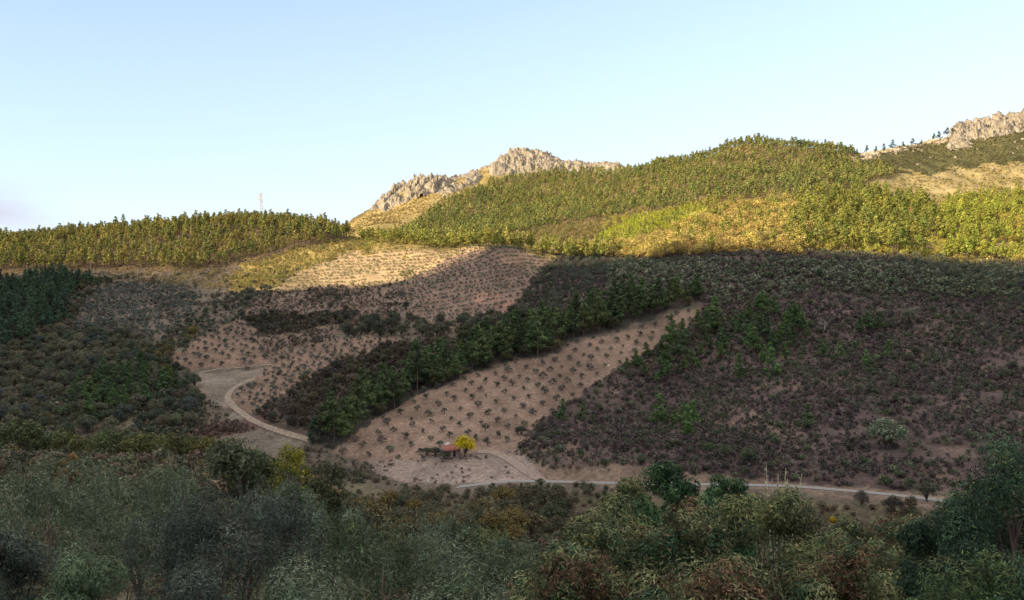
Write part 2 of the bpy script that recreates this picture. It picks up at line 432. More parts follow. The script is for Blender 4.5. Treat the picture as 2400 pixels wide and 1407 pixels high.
P_LEFTGREEN = [(150, 960), (200, 890), (300, 870), (400, 890), (420, 940), (300, 985), (200, 1000)]
P_RIGHT = [(1225, 1060), (1250, 1005), (1310, 955), (1400, 895), (1500, 835), (1620, 765), (1650, 722), (1650, 690), (1400, 725), (1250, 770), (1165, 760), (1225, 700), (1262, 640), (1300, 595), (6000, 560), (6000, 1190), (2100, 1150), (1850, 1128), (1480, 1095), (1280, 1092)]
P_CUT = [(1240, 1085), (1290, 1085), (1480, 1088), (1600, 1102), (1850, 1122), (2100, 1150), (2600, 1210), (2600, 1245), (2080, 1170), (1850, 1145), (1500, 1140), (1250, 1135)]
# far layer
P_YOUNG = [(1380, 575), (1460, 520), (1620, 480), (1700, 478), (1640, 520), (1500, 565)]
P_GOLDOAK = [(1400, 600), (1500, 562), (1620, 525), (1700, 480), (1880, 470), (1900, 540), (1880, 600), (1600, 610)]
P_PINERIGHT = [(1860, 600), (1880, 470), (2000, 450), (2160, 470), (2215, 540), (2245, 612), (2000, 612)]
P_BRIGHT = [(2225, 640), (2205, 560), (2190, 510), (2250, 470), (2400, 455), (3000, 480), (3000, 680), (2400, 660)]
P_PINEBIG = [(930, 560), (1000, 505), (1150, 425), (1300, 405), (1450, 402), (1500, 400), (1700, 330), (1900, 320), (2010, 345), (2000, 375), (2060, 390), (2130, 410), (2000, 440), (1880, 462), (1640, 480), (1480, 500), (1380, 520), (1250, 540), (1100, 575)]
P_BROWNOAK = [(1230, 545), (1380, 520), (1480, 500), (1640, 478), (1620, 485), (1460, 520), (1370, 580), (1250, 585)]
P_DARKSCRUB = [(2010, 372), (2100, 350), (2250, 320), (2400, 300), (3000, 260), (3000, 385), (2400, 378), (2150, 412), (2060, 392)]
P_DRY = [(2000, 442), (2150, 412), (2400, 378), (3000, 375), (3000, 560), (2400, 500), (2280, 490), (2160, 470), (2020, 455)]
P_RIDGEPALE = [(2000, 372), (2040, 355), (2100, 345), (2230, 318), (2240, 326), (2120, 352), (2040, 372)]
P_PEAKGRASS = [(780, 560), (800, 520), (870, 470), (1000, 440), (1160, 395), (1180, 415), (1000, 505), (930, 560)]

COVER = [  # painted in this order
 ('s', S_, [(-9000, 1300), (-9000, 560), (9000, 560), (9000, 1300)], (0.105, 0.085, 0.064)),
 ('s', S_, P_LEFTWOOD, (0.10, 0.085, 0.06)), ('s', S_, P_GREYKNOLL, (0.135, 0.105, 0.082)),
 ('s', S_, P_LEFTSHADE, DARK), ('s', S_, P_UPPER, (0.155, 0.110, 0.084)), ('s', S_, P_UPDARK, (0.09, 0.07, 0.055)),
 ('s', S_, P_MIDORCH, SOIL), ('s', S_, P_LEFTORCH, SOIL), ('s', S_, P_TERRACE, (0.165, 0.135, 0.105)), ('s', S_, P_PASTURE, (0.165, 0.14, 0.108)),
 ('s', S_, P_BRAMBLE, (0.11, 0.07, 0.06)), ('s', S_, P_GULLY, (0.08, 0.062, 0.048)), ('s', S_, P_KNOLL, (0.165, 0.112, 0.084)),
 ('s', S_, P_CLAY1, (0.24, 0.14, 0.10)), ('s', S_, P_CLAY2, (0.24, 0.14, 0.10)),
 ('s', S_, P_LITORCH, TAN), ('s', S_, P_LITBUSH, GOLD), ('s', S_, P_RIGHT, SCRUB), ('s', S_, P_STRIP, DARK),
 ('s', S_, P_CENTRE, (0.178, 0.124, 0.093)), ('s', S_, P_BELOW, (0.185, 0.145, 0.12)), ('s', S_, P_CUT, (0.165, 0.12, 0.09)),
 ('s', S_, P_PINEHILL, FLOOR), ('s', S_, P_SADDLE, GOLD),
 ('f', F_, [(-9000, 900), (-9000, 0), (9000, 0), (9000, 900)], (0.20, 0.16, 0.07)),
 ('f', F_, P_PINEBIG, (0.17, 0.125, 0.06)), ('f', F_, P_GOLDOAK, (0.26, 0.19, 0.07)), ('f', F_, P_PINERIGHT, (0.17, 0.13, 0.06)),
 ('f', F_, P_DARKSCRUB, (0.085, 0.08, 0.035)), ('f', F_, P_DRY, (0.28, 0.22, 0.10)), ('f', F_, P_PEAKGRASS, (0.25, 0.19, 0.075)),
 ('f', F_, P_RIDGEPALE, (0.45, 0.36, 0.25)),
]
def wob(X, Y):
    return (22 * fbm(X / 16, Y / 16, 31, 4), 13 * fbm(X / 16 + 50, Y / 16, 32, 4))
jx, jy = wob(GX, GY)
GV = HV - F * GZ / GY; GU = np.repeat(UC[None, :], len(TS), 0)
col = np.empty(GX.shape + (3,)); col[:] = (0.10, 0.085, 0.055)
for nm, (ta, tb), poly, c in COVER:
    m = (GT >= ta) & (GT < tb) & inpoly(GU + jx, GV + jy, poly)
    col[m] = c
# broad natural colour patches
pn = fbm(GX / 25, GY / 40, 77, 4)[..., None]
col *= 1 + 0.35 * pn
ppl = np.clip(fbm(GX / 14, GY / 18, 91, 4)[..., None] * 3 - 0.6, 0, 1)
inr = ((GT >= S_[0]) & (GT < S_[1]) & inpoly(GU, GV, P_RIGHT))[..., None]
col = np.where(inr, col * (1 - ppl) + ppl * np.array((0.13, 0.092, 0.072)), col)
nr, nc = GX.shape
idx = np.arange(nr * nc).reshape(nr, nc)
quads = np.stack([idx[:-1, :-1], idx[:-1, 1:], idx[1:, 1:], idx[1:, :-1]], -1).reshape(-1, 4)
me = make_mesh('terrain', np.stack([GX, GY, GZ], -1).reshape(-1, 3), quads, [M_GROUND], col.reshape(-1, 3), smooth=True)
tag(link('terrain', me), 'valley sides and hills with orchards, scrub and bare slopes', kind='structure')

# ------------------------------------------------------------------ the land behind the camera: the mountain whose shadow fills the valley
ca, sa = math.cos(SUN_A), math.sin(SUN_A); te = math.tan(SUN_E)
R_M = 1150.0
SHADOW = [(-160, 655, 7, 15), (0, 652, 7, 15), (200, 642, 7, 15), (350, 655, 7, 15), (520, 684, 7, 15), (700, 676, 7, 15), (900, 668, 7, 15),
          (1180, 612, 7, 15.1), (1290, 630, 7, 15), (1400, 600, 7, 17), (1500, 588, 7, 17.5), (1650, 580, 7, 17.5), (1800, 592, 7, 17), (2000, 604, 7, 17),
          (2200, 618, 7, 16), (2400, 634, 7, 16), (2560, 650, 7, 16)]
sp, zp = [], []
for u, v, a, b in SHADOW:
    x, y, z = locate(u, v, a, b)
    sp.append(x * ca - y * sa); zp.append(z + ((x * sa + y * ca) + R_M) * te)
o_ = np.argsort(sp); sp = np.array(sp)[o_]; zp = np.array(zp)[o_]
print('CREST', np.round(sp), np.round(zp))
def crest(s_):
    z = np.interp(s_, sp, zp)
    z = np.where(s_ > sp[-1], zp[-1] + (s_ - sp[-1]) * 0.10, z)
    z = np.where(s_ < sp[0], zp[0] + (s_ - sp[0]) * 0.12, z)
    z = np.where(s_ > 300, zp[-1] + (300 - sp[-1]) * 0.10 - (s_ - 300) * 0.15, z)
    return np.maximum(z, 20)
sg = np.concatenate([np.arange(-3000, -900, 60), np.arange(-900, -100, 8), np.arange(-100, 3001, 60)])
rg = np.array([-60, -200, -400, -620, -820, -1000, -1100, -1150, -1200, -1300, -1550, -2000, -2800.0])
hf = np.array([0.03, 0.06, 0.2, 0.42, 0.68, 0.88, 0.97, 1.0, 0.93, 0.75, 0.5, 0.2, 0.0])
SS, RR = np.meshgrid(sg, rg)
HH = crest(SS) * hf[:, None]
HH += fbm(SS / 60, RR / 60, 3, 4) * 8 * ((hf[:, None] > 0.05) & (hf[:, None] < 0.95))
BX = SS * ca + RR * sa; BY = -SS * sa + RR * ca   # back to world axes
okp = BY < 3.0
HH = np.where(BY > -40, np.minimum(HH, -2.6 - 0.12 * (BY + 40)), HH)
idx = np.arange(BX.size).reshape(BX.shape)
q = np.stack([idx[:-1, :-1], idx[:-1, 1:], idx[1:, 1:], idx[1:, :-1]], -1).reshape(-1, 4)
keep = (okp.ravel()[q]).all(1)
me = make_mesh('mountain', np.stack([BX, BY, HH], -1).reshape(-1, 3), q[keep], [M_GROUND], np.tile((0.10, 0.085, 0.05), (BX.size, 1)), smooth=True)
tag(link('mountain', me), 'wooded mountain behind the viewpoint that shades the valley', kind='structure')
bx = np.concatenate([-np.geomspace(3000, 40, 14), np.linspace(-32, 32, 9), np.geomspace(40, 3000, 14)])
by = np.array([4.0, 0, -6, -15, -40, -90, -160])
bz = np.array([-2.6, -2.1, -2.0, -2.4, -2.6, -2.0, -1.0])
BX, BY = np.meshgrid(bx, by); BZ = np.repeat(bz[:, None], len(bx), 1)
idx = np.arange(BX.size).reshape(BX.shape)
q = np.stack([idx[:-1, :-1], idx[1:, :-1], idx[1:, 1:], idx[:-1, 1:]], -1).reshape(-1, 4)
me = make_mesh('embankment', np.stack([BX, BY, BZ], -1).reshape(-1, 3), q, [M_GROUND], np.tile((0.14, 0.115, 0.075), (BX.size, 1)), smooth=True)
tag(link('ground', me), 'grassy level ground at the viewpoint', kind='structure')

# ------------------------------------------------------------------ road and tracks
def strip(name, pts, width, mat, lift, label, lanes=5, ragged=0.15):
    pts = np.array(pts, float)
    d = np.concatenate([[0], np.cumsum(np.hypot(*np.diff(pts, axis=0).T))])
    n = int(d[-1] / 1.5) + 2
    t = np.linspace(0, d[-1], n)
    k = np.ones(9) / 9
    X = np.interp(t, d, pts[:, 0]); Y = np.interp(t, d, pts[:, 1])
    if n > 30:
        X[4:-4] = np.convolve(X, k, 'valid'); Y[4:-4] = np.convolve(Y, k, 'valid')
    tx = np.gradient(X); ty = np.gradient(Y); L = np.hypot(tx, ty); nx, ny = -ty / L, tx / L
    o = np.linspace(-0.5, 0.5, lanes)
    w = width * (1 + ragged * fbm(t / 4, t * 0, 8, 3))
    PX = X[:, None] + nx[:, None] * o * w[:, None]; PY = Y[:, None] + ny[:, None] * o * w[:, None]
    PZ = lookup(PX, PY)[0] + lift
    idx = np.arange(PX.size).reshape(PX.shape)
    q = np.stack([idx[:-1, :-1], idx[:-1, 1:], idx[1:, 1:], idx[1:, :-1]], -1).reshape(-1, 4)
    me = make_mesh(name, np.stack([PX, PY, PZ], -1).reshape(-1, 3), q, [mat], smooth=True)
    tag(link(name, me), label, kind='structure')
M_ROAD = plain_mat('worn_concrete', (0.20, 0.19, 0.175), nscale=1.5, namp=0.15, bump=0.02)
M_TRACK = plain_mat('dirt_track', (0.205, 0.162, 0.12), nscale=0.9, namp=0.4, bump=0.05)
jr = [j for j in range(len(UC)) if 1070 <= UC[j] <= 3000][::3]
strip('road', [((UC[j] - 1200) / F * (KY[7, j] + 3.0), KY[7, j] + 3.0) for j in jr], 3.8, M_ROAD, 0.10, 'narrow pale road running along the foot of the slope', ragged=0.05)
def track(pts): return [locate(u, v, 6.8, 15)[:2] for u, v in pts]
strip('track', track([(735, 1036), (700, 1026), (660, 1014), (620, 1000), (585, 985), (555, 962), (537, 945), (532, 930), (545, 912), (575, 897), (598, 888)]), 2.7, M_TRACK, 0.16, 'curving pale dirt track between pasture and orchard')
strip('path', track([(1275, 1128), (1235, 1108), (1215, 1092), (1190, 1075), (1160, 1062), (1120, 1060)]), 3.2, plain_mat('faint_path', (0.215, 0.165, 0.13), nscale=1.2, namp=0.25), 0.14, 'faint dirt path climbing from the road to the hut')
strip('footpath', track([(470, 874), (520, 866), (580, 862), (640, 857)]), 1.4, M_TRACK, 0.2, 'thin pale terrace edge below the small orchard')

# ------------------------------------------------------------------ leaf clouds and tree prototypes
def rand_dirs(rng, n):
    v = rng.normal(size=(n, 3)); return v / np.linalg.norm(v, axis=1)[:, None]

def leaf_cloud(rng, centers, radii, n, size, aspect=0.55, shell=0.55, outward=1.5, tri=True, squash=0.8, vary=0.22, droop=0.0):
    """n small leaf faces over a set of clumps; returns verts, faces, per-vertex grey variation"""
    centers = np.asarray(centers, float); radii = np.asarray(radii, float)
    w = radii ** 2; w = w / w.sum()
    ci = rng.choice(len(centers), n, p=w)
    d = rand_dirs(rng, n)
    rr = radii[ci] * (shell + (1.08 - shell) * rng.random(n) ** 0.6)
    pos = centers[ci] + d * rr[:, None] * np.array([1, 1, squash])
    nrm = d * outward + rand_dirs(rng, n) * 0.75 + np.array([0, 0, 0.25])
    nrm /= np.linalg.norm(nrm, axis=1)[:, None]
    a = np.cross(nrm, rand_dirs(rng, n)); a /= np.linalg.norm(a, axis=1)[:, None] + 1e-9
    if droop:
        a[:, 2] += droop; a /= np.linalg.norm(a, axis=1)[:, None]
    b = np.cross(nrm, a)
    sz = size * (0.6 + 0.8 * rng.random(n))[:, None]
    clump = rng.normal(1, vary * 0.6, len(centers))[ci]
    g = np.clip(clump * rng.normal(1, vary, n), 0.35, 1.8)
    if tri:
        V = np.stack([pos - a * sz * 0.6 - b * sz * aspect, pos - a * sz * 0.6 + b * sz * aspect, pos + a * sz], 1)
        k = 3
    else:
        V = np.stack([pos - a * sz, pos - b * sz * aspect * 0.5, pos + a * sz, pos + b * sz * aspect * 0.5], 1)
        k = 4
    faces = np.arange(n * k).reshape(n, k)
    return V.reshape(-1, 3), faces, np.repeat(g, k)

def tube(pts, rads, sides=6):
    pts = np.asarray(pts, float); rads = np.asarray(rads, float)
    t = np.gradient(pts, axis=0); t /= np.linalg.norm(t, axis=1)[:, None] + 1e-9
    ref = np.array([0.31, 0.12, 0.94]); ref2 = np.array([1, 0.1, 0.05])
    a = np.cross(t, np.where(np.abs(t @ ref)[:, None] > 0.95, ref2, np.array([0.9, 0.3, 0.1])))
    a /= np.linalg.norm(a, axis=1)[:, None] + 1e-9
    b = np.cross(t, a)
    th = np.linspace(0, 2 * math.pi, sides, endpoint=False)
    V = pts[:, None] + rads[:, None, None] * (np.cos(th)[None, :, None] * a[:, None] + np.sin(th)[None, :, None] * b[:, None])
    n = len(pts); idx = np.arange(n * sides).reshape(n, sides)
    q = np.stack([idx[:-1], np.roll(idx, -1, 1)[:-1], np.roll(idx, -1, 1)[1:], idx[1:]], -1).reshape(-1, 4)
    return V.reshape(-1, 3), q

class Proto:
    """a tree or bush of height 1: crown faces (all of one size) + woody quads"""
    def __init__(self, crown, wood, mat, shade=None):
        self.cv, self.cf, self.cg = crown
        self.wv, self.wf = wood
        self.mat = mat; self._m = {}
        self.hue = shade
    def meshes(self, name):
        if name not in self._m:
            col = np.repeat(self.cg[:, None], 3, 1)
            c = make_mesh(name + '_crown', self.cv, self.cf, [self.mat], col)
            t = make_mesh(name + '_trunk', self.wv, self.wf, [M_BARK], smooth=True)
            full = make_mesh(name, np.concatenate([self.cv, self.wv]), [self.cf, self.wf + len(self.cv)], [self.mat, M_BARK],
                             np.concatenate([col, np.ones((len(self.wv), 3))]),
                             matidx=np.concatenate([np.zeros(len(self.cf)), np.ones(len(self.wf))]))
            self._m[name] = (c, t, full)
        return self._m[name]

def join_tubes(ts):
    V, Q, o = [], [], 0
    for v, q in ts: V.append(v); Q.append(q + o); o += len(v)
    return np.concatenate(V), np.concatenate(Q)

def pine_proto(seed, n, leaf, style='maritime', wood_lod=5):
    rng = np.random.default_rng(seed)
    cs, rs, tubes = [], [], []
    lean = rng.normal(0, 0.02, 2)
    if style == 'maritime':
        base, rmax, nl = 0.38 + 0.08 * rng.random(), 0.17 + 0.03 * rng.random(), 17
    elif style == 'young':
        base, rmax, nl = 0.06, 0.23, 20
    else:                       # shaded strip: fuller, lower branches
        base, rmax, nl = 0.20 + 0.1 * rng.random(), 0.22 + 0.03 * rng.random(), 26
    for i in range(nl):
        t = (i + rng.random()) / nl
        if style == 'young': prof = (1 - t) ** 0.75 + 0.04
        else: prof = (0.55 + 0.45 * math.sin(math.pi * min(1, t * 1.5 + 0.12))) * (1 - t ** 3 * 0.85)
        z = base + (0.97 - base) * t
        a = rng.random() * 6.283 + i * 2.4
        r = rmax * prof * (0.35 + 0.55 * rng.random())
        cr = rmax * (0.34 + 0.16 * rng.random()) * (0.6 + 0.4 * prof)
        c = np.array([math.cos(a) * r + lean[0] * z, math.sin(a) * r + lean[1] * z, z])
        cs.append(c); rs.append(cr)
        if wood_lod > 3 and i % 2 == 0:
            tubes.append(tube([[lean[0] * z, lean[1] * z, z - 0.06], c], [0.006, 0.002], 3))
    zs = np.linspace(-0.05, 0.95, 6)
    tubes.insert(0, tube(np.stack([lean[0] * zs, lean[1] * zs, zs], 1), 0.017 * (1.05 - zs), wood_lod))
    return Proto(leaf_cloud(rng, cs, rs, n, leaf, aspect=0.5, squash=0.75), join_tubes(tubes), M_NEEDLE)

def round_proto(seed, n, leaf, mat, base=0.15, width=0.45, wood_lod=5, tri=True, aspect=0.6, clumps=22, airy=0.0):
    rng = np.random.default_rng(seed)
    cs, rs, tubes = [], [], []
    for i in range(clumps):
        d = rand_dirs(rng, 1)[0]; d[2] = abs(d[2]) * 1.25 - 0.45
        k = 0.5 + 0.4 * rng.random()
        c = np.array([d[0] * width * k, d[1] * width * k, base + (1 - base) * (0.45 + 0.42 * d[2] * (0.7 + .3 * rng.random()))])
        cs.append(c); rs.append(width * (0.28 + 0.16 * rng.random()) * (1 - airy * 0.4))
        if i % 3 == 0 and wood_lod > 3:
            tubes.append(tube([[0, 0, base * 0.7], c * np.array([.5, .5, .75]), c], [0.018, 0.011, 0.004], 3))
    tubes.insert(0, tube([[0, 0, -0.06], [0.01, 0, base * 0.6], [0, 0.01, base + 0.25], [0, 0, 0.7]], [0.032, 0.027, 0.018, 0.006], wood_lod))
    return Proto(leaf_cloud(rng, cs, rs, n, leaf, aspect=aspect, tri=tri, squash=0.85, shell=0.5), join_tubes(tubes), mat)

def shrub_proto(seed, n, leaf, mat, w=0.7):
    rng = np.random.default_rng(seed)
    cs = [np.array([rng.normal(0, w * 0.3), rng.normal(0, w * 0.3), 0.35 + 0.25 * rng.random()]) for _ in range(5)]
    rs = [0.33 + 0.15 * rng.random() for _ in cs]
    return Proto(leaf_cloud(rng, cs, rs, n, leaf, aspect=0.6, squash=0.9, shell=0.6), tube([[0, 0, -0.1], [0, 0, 0.5]], [0.04, 0.01], 3), mat)

PINE_FAR = [pine_proto(100 + i, 340, 0.036, 'maritime', 3) for i in range(6)]
PINE_BIG = [pine_proto(130 + i, 230, 0.046, 'maritime', 3) for i in range(6)]
PINE_NEAR = [pine_proto(200 + i, 1500, 0.028, 'full', 6) for i in range(6)]
PINE_YOUNG = [pine_proto(300 + i, 500, 0.042, 'young', 5) for i in range(5)]
PINE_YFAR = [pine_proto(320 + i, 130, 0.075, 'young', 3) for i in range(4)]
OAK_FAR = [round_proto(400 + i, 320, 0.048, M_LEAF, 0.06, 0.44, 3) for i in range(6)]
OAK_NEAR = [round_proto(430 + i, 1400, 0.034, M_LEAF, 0.12, 0.44, 6, clumps=34) for i in range(6)]
OLIVE_MID = [round_proto(460 + i, 520, 0.06, M_OLIVE, 0.04, 0.50, 4, aspect=0.5, clumps=14, airy=0.2) for i in range(6)]
OLIVE_FAR = [round_proto(480 + i, 70, 0.13, M_OLIVE, 0.0, 0.5, 3, aspect=0.6, clumps=8) for i in range(5)]
SHRUB = [shrub_proto(500 + i, 26, 0.24, M_LEAF) for i in range(8)]
SHRUB_MID = [shrub_proto(520 + i, 160, 0.11, M_LEAF) for i in range(6)]

# ------------------------------------------------------------------ planting
TRACK_XY = []
for pl in ([(735, 1036), (700, 1026), (660, 1014), (620, 1000), (585, 985), (555, 962), (537, 945), (532, 930), (545, 912), (575, 897), (598, 888)],
           [(1275, 1128), (1235, 1108), (1215, 1092), (1190, 1075), (1160, 1062), (1120, 1060)], [(470, 874), (520, 866), (580, 862), (640, 857)]):
    q_ = np.array([locate(u, v, 6.8, 15)[:2] for u, v in pl])
    t_ = np.linspace(0, len(q_) - 1, 60); TRACK_XY.append(np.stack([np.interp(t_, np.arange(len(q_)), q_[:, k]) for k in (0, 1)], 1))
TRACK_XY = np.concatenate(TRACK_XY)
def off_track(X, Y, d=3.4):
    r = np.ones(len(X), bool)
    for a, b in TRACK_XY: r &= (X - a) ** 2 + (Y - b) ** 2 > d * d
    return r
PLANTS = []   # dict(kind, proto list, pos, h, width factor, tint, label, group)
def tri_mask(poly, tr, X, Y):
    z, t, u, v = lookup(X, Y)
    a, b = wob(X, Y)
    return (t >= tr[0]) & (t < tr[1]) & inpoly(u + a, v + b, poly), z, u, v

GVT = GV
def bbox(poly, tr):
    m = (GT >= tr[0]) & (GT < tr[1]) & inpoly(GU, GV, poly) & (GU > -420) & (GU < 2820)
    return GX[m].min() - 2, GX[m].max() + 2, GY[m].min() - 2, GY[m].max() + 2

def jgrid(x0, x1, y0, y1, step, rng, rot=0.0, jit=0.45, stepy=None, jity=None):
    stepy = stepy or step
    cx, cy = (x0 + x1) / 2, (y0 + y1) / 2; L = math.hypot(x1 - x0, y1 - y0) / 2
    a, b = np.meshgrid(np.arange(-L, L, step), np.arange(-L, L, stepy))
    a = a + rng.uniform(-jit, jit, a.shape) * step; b = b + rng.uniform(-1, 1, b.shape) * (jit if jity is None else jity) * stepy
    X = cx + a * math.cos(rot) - b * math.sin(rot); Y = cy + a * math.sin(rot) + b * math.cos(rot)
    m = (X > x0) & (X < x1) & (Y > y0) & (Y < y1)
    return X[m], Y[m]

def plant(kind, protos, poly, tr, step, h, tints, label, group, rot=0.0, jit=0.45, stepy=None, hv=0.2, gap=0.0, gscale=30, jity=None, wf=1.0, seed=0, sink=0.02, umin=-420, umax=2820, cat=None, rank=1.0):
    rng = np.random.default_rng(1000 + seed + len(PLANTS))
    X, Y = jgrid(*bbox(poly, tr), step, rng, rot, jit, stepy, jity)
    if len(X) == 0: return
    m, z, u, v = tri_mask(poly, tr, X, Y)
    m &= (u > umin) & (u < umax) & off_track(X, Y)
    if gap > -1:
        m &= fbm(X / gscale, Y / gscale, 60 + seed, 3) > gap - 1
    X, Y, z, u, v = X[m], Y[m], z[m], u[m], v[m]
    n = len(X)
    tints = np.asarray(tints, float)
    ti = rng.integers(0, len(tints), n)
    # neighbours tend to share a tint
    cl = ((fbm(X / 22, Y / 22, 71 + seed, 2) + 1) / 2 * len(tints) * 1.4 - 0.2 * len(tints)).astype(int).clip(0, len(tints) - 1)
    ti = np.where(rng.random(n) < 0.6, cl, ti)
    tint = tints[ti] * rng.normal(1, 0.13, (n, 1)) * rng.normal(1, 0.04, (n, 3))
    PLANTS.append(dict(kind=kind, protos=protos, X=X, Y=Y, Z=z - sink * h, u=u, v=v, h=h * np.clip(rng.normal(1, hv, n), 0.5, 1.6), wf=wf,
                       tint=np.clip(tint, 0.004, 0.9), label=label, group=group, rot=rng.random(n) * 6.283, pi=rng.integers(0, len(protos), n), rank=rank))

def plant_at(kind, protos, pts, label, group=None, tint=(0.05, 0.07, 0.03), wf=1.0, tr=(6.8, 15.1), pick=None, rank=5.0):
    """pts: (u, v_base, height in metres)"""
    rng = np.random.default_rng(5000 + len(PLANTS))
    P = np.array([(*locate(u, v, *tr), h, u, v) for u, v, h in pts])
    n = len(P)
    PLANTS.append(dict(kind=kind, protos=protos, X=P[:, 0], Y=P[:, 1], Z=P[:, 2] - 0.1, u=P[:, 4], v=P[:, 5], h=P[:, 3], wf=wf,
                       tint=np.array([tint] * n) * rng.normal(1, 0.08 if n > 1 else 0, (n, 1)), label=label, group=group, rot=rng.random(n) * 6.283,
                       pi=rng.integers(0, len(protos), n) if pick is None else np.full(n, pick), rank=rank))

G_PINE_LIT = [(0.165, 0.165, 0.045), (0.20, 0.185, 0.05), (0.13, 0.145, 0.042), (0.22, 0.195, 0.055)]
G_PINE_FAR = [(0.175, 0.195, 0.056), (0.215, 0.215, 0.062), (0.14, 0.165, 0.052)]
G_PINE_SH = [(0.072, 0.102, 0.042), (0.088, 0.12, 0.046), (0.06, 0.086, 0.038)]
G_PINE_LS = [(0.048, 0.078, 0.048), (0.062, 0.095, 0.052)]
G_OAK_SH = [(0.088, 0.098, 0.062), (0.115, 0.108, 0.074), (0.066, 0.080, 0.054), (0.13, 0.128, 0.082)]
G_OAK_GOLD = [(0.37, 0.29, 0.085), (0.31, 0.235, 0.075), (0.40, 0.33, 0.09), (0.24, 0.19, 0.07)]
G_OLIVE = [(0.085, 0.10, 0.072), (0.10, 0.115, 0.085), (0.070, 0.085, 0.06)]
G_GREY = [(0.10, 0.115, 0.085), (0.075, 0.09, 0.065), (0.13, 0.14, 0.10)]
G_HEATH = [(0.078, 0.060, 0.060), (0.092, 0.068, 0.064), (0.064, 0.058, 0.050), (0.098, 0.082, 0.070), (0.070, 0.076, 0.050), (0.088, 0.098, 0.062)]

# --- pines
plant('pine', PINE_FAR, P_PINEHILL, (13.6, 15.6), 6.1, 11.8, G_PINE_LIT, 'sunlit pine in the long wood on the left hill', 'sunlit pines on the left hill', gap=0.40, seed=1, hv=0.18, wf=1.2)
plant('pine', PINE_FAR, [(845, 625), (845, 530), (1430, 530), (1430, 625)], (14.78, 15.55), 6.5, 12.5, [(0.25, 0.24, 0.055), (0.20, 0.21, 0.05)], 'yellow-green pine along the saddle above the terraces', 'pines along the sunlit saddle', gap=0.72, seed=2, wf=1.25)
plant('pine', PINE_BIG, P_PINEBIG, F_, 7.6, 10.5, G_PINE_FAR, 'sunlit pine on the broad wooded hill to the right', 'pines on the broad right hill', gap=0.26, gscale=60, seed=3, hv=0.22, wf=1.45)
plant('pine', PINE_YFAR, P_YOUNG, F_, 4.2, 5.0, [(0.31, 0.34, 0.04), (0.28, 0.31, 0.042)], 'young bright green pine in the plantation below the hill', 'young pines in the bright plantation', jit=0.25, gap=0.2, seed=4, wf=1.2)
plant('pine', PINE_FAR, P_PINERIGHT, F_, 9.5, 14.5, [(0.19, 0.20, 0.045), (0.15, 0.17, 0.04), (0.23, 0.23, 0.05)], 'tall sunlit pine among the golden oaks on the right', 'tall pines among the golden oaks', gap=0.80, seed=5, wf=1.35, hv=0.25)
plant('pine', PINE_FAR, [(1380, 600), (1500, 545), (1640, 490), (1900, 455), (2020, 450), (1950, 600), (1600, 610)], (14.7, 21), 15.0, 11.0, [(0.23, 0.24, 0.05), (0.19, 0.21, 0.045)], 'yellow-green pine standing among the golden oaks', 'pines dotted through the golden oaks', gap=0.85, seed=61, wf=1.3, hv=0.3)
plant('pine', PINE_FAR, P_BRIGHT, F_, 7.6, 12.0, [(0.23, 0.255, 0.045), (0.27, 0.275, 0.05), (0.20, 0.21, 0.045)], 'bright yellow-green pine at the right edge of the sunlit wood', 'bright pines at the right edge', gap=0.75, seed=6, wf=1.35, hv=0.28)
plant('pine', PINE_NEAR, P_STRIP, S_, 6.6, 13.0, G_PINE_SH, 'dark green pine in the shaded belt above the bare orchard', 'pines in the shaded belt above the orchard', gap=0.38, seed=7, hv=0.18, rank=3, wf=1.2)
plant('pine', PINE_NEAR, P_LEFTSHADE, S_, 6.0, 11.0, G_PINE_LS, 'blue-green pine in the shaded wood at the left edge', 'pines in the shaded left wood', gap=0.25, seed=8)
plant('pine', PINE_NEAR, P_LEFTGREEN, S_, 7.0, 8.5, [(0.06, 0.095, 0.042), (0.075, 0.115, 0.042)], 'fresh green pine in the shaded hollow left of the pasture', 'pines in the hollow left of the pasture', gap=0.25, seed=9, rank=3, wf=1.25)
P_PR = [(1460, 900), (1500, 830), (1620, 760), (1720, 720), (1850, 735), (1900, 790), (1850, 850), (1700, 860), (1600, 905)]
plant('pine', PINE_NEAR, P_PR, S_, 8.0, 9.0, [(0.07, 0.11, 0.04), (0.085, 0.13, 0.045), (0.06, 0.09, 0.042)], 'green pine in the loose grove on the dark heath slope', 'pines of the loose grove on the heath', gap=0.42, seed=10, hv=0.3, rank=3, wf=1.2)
PS = [(1, 'pine', PINE_YOUNG, [(1970, 846, 8.2), (2030, 862, 7.2), (2080, 842, 8.0), (1933, 836, 7.5), (1810, 880, 11.5), (1730, 890, 10.5), (1893, 990, 6.6)], 'single young pine standing free on the dark heath slope', 'young pines standing free on the heath', (0.085, 0.145, 0.048)),
      (2, 'pine', PINE_YOUNG, [(1545, 992, 10.5), (1580, 1003, 6.0), (1612, 1020, 10.0), (1625, 995, 8.5), (1598, 990, 7.0)], 'green pine in the tight clump low on the heath', 'pines in the tight clump on the heath', (0.085, 0.15, 0.042)),
      (3, 'pine', PINE_YOUNG, [(1318, 988, 8.2), (1365, 985, 6.5)], 'pine at the lower edge where orchard meets heath', 'pines at the orchard edge', (0.07, 0.12, 0.042)),
      (4, 'pine', PINE_NEAR, [(2035, 782, 10), (2065, 780, 9.5), (2015, 785, 8)], 'dark pine in the round clump high on the heath', 'pines in the round clump', (0.06, 0.10, 0.042)),
      (5, 'pine', PINE_YOUNG, [(735, 1040, 9.5)], 'cone-shaped dark pine at the end of the dirt track', None, (0.04, 0.07, 0.038))]
for _, k, pr, pts, lb, gr, ti in PS:
    plant_at(k, pr, pts, lb, gr, ti, wf=1.35)
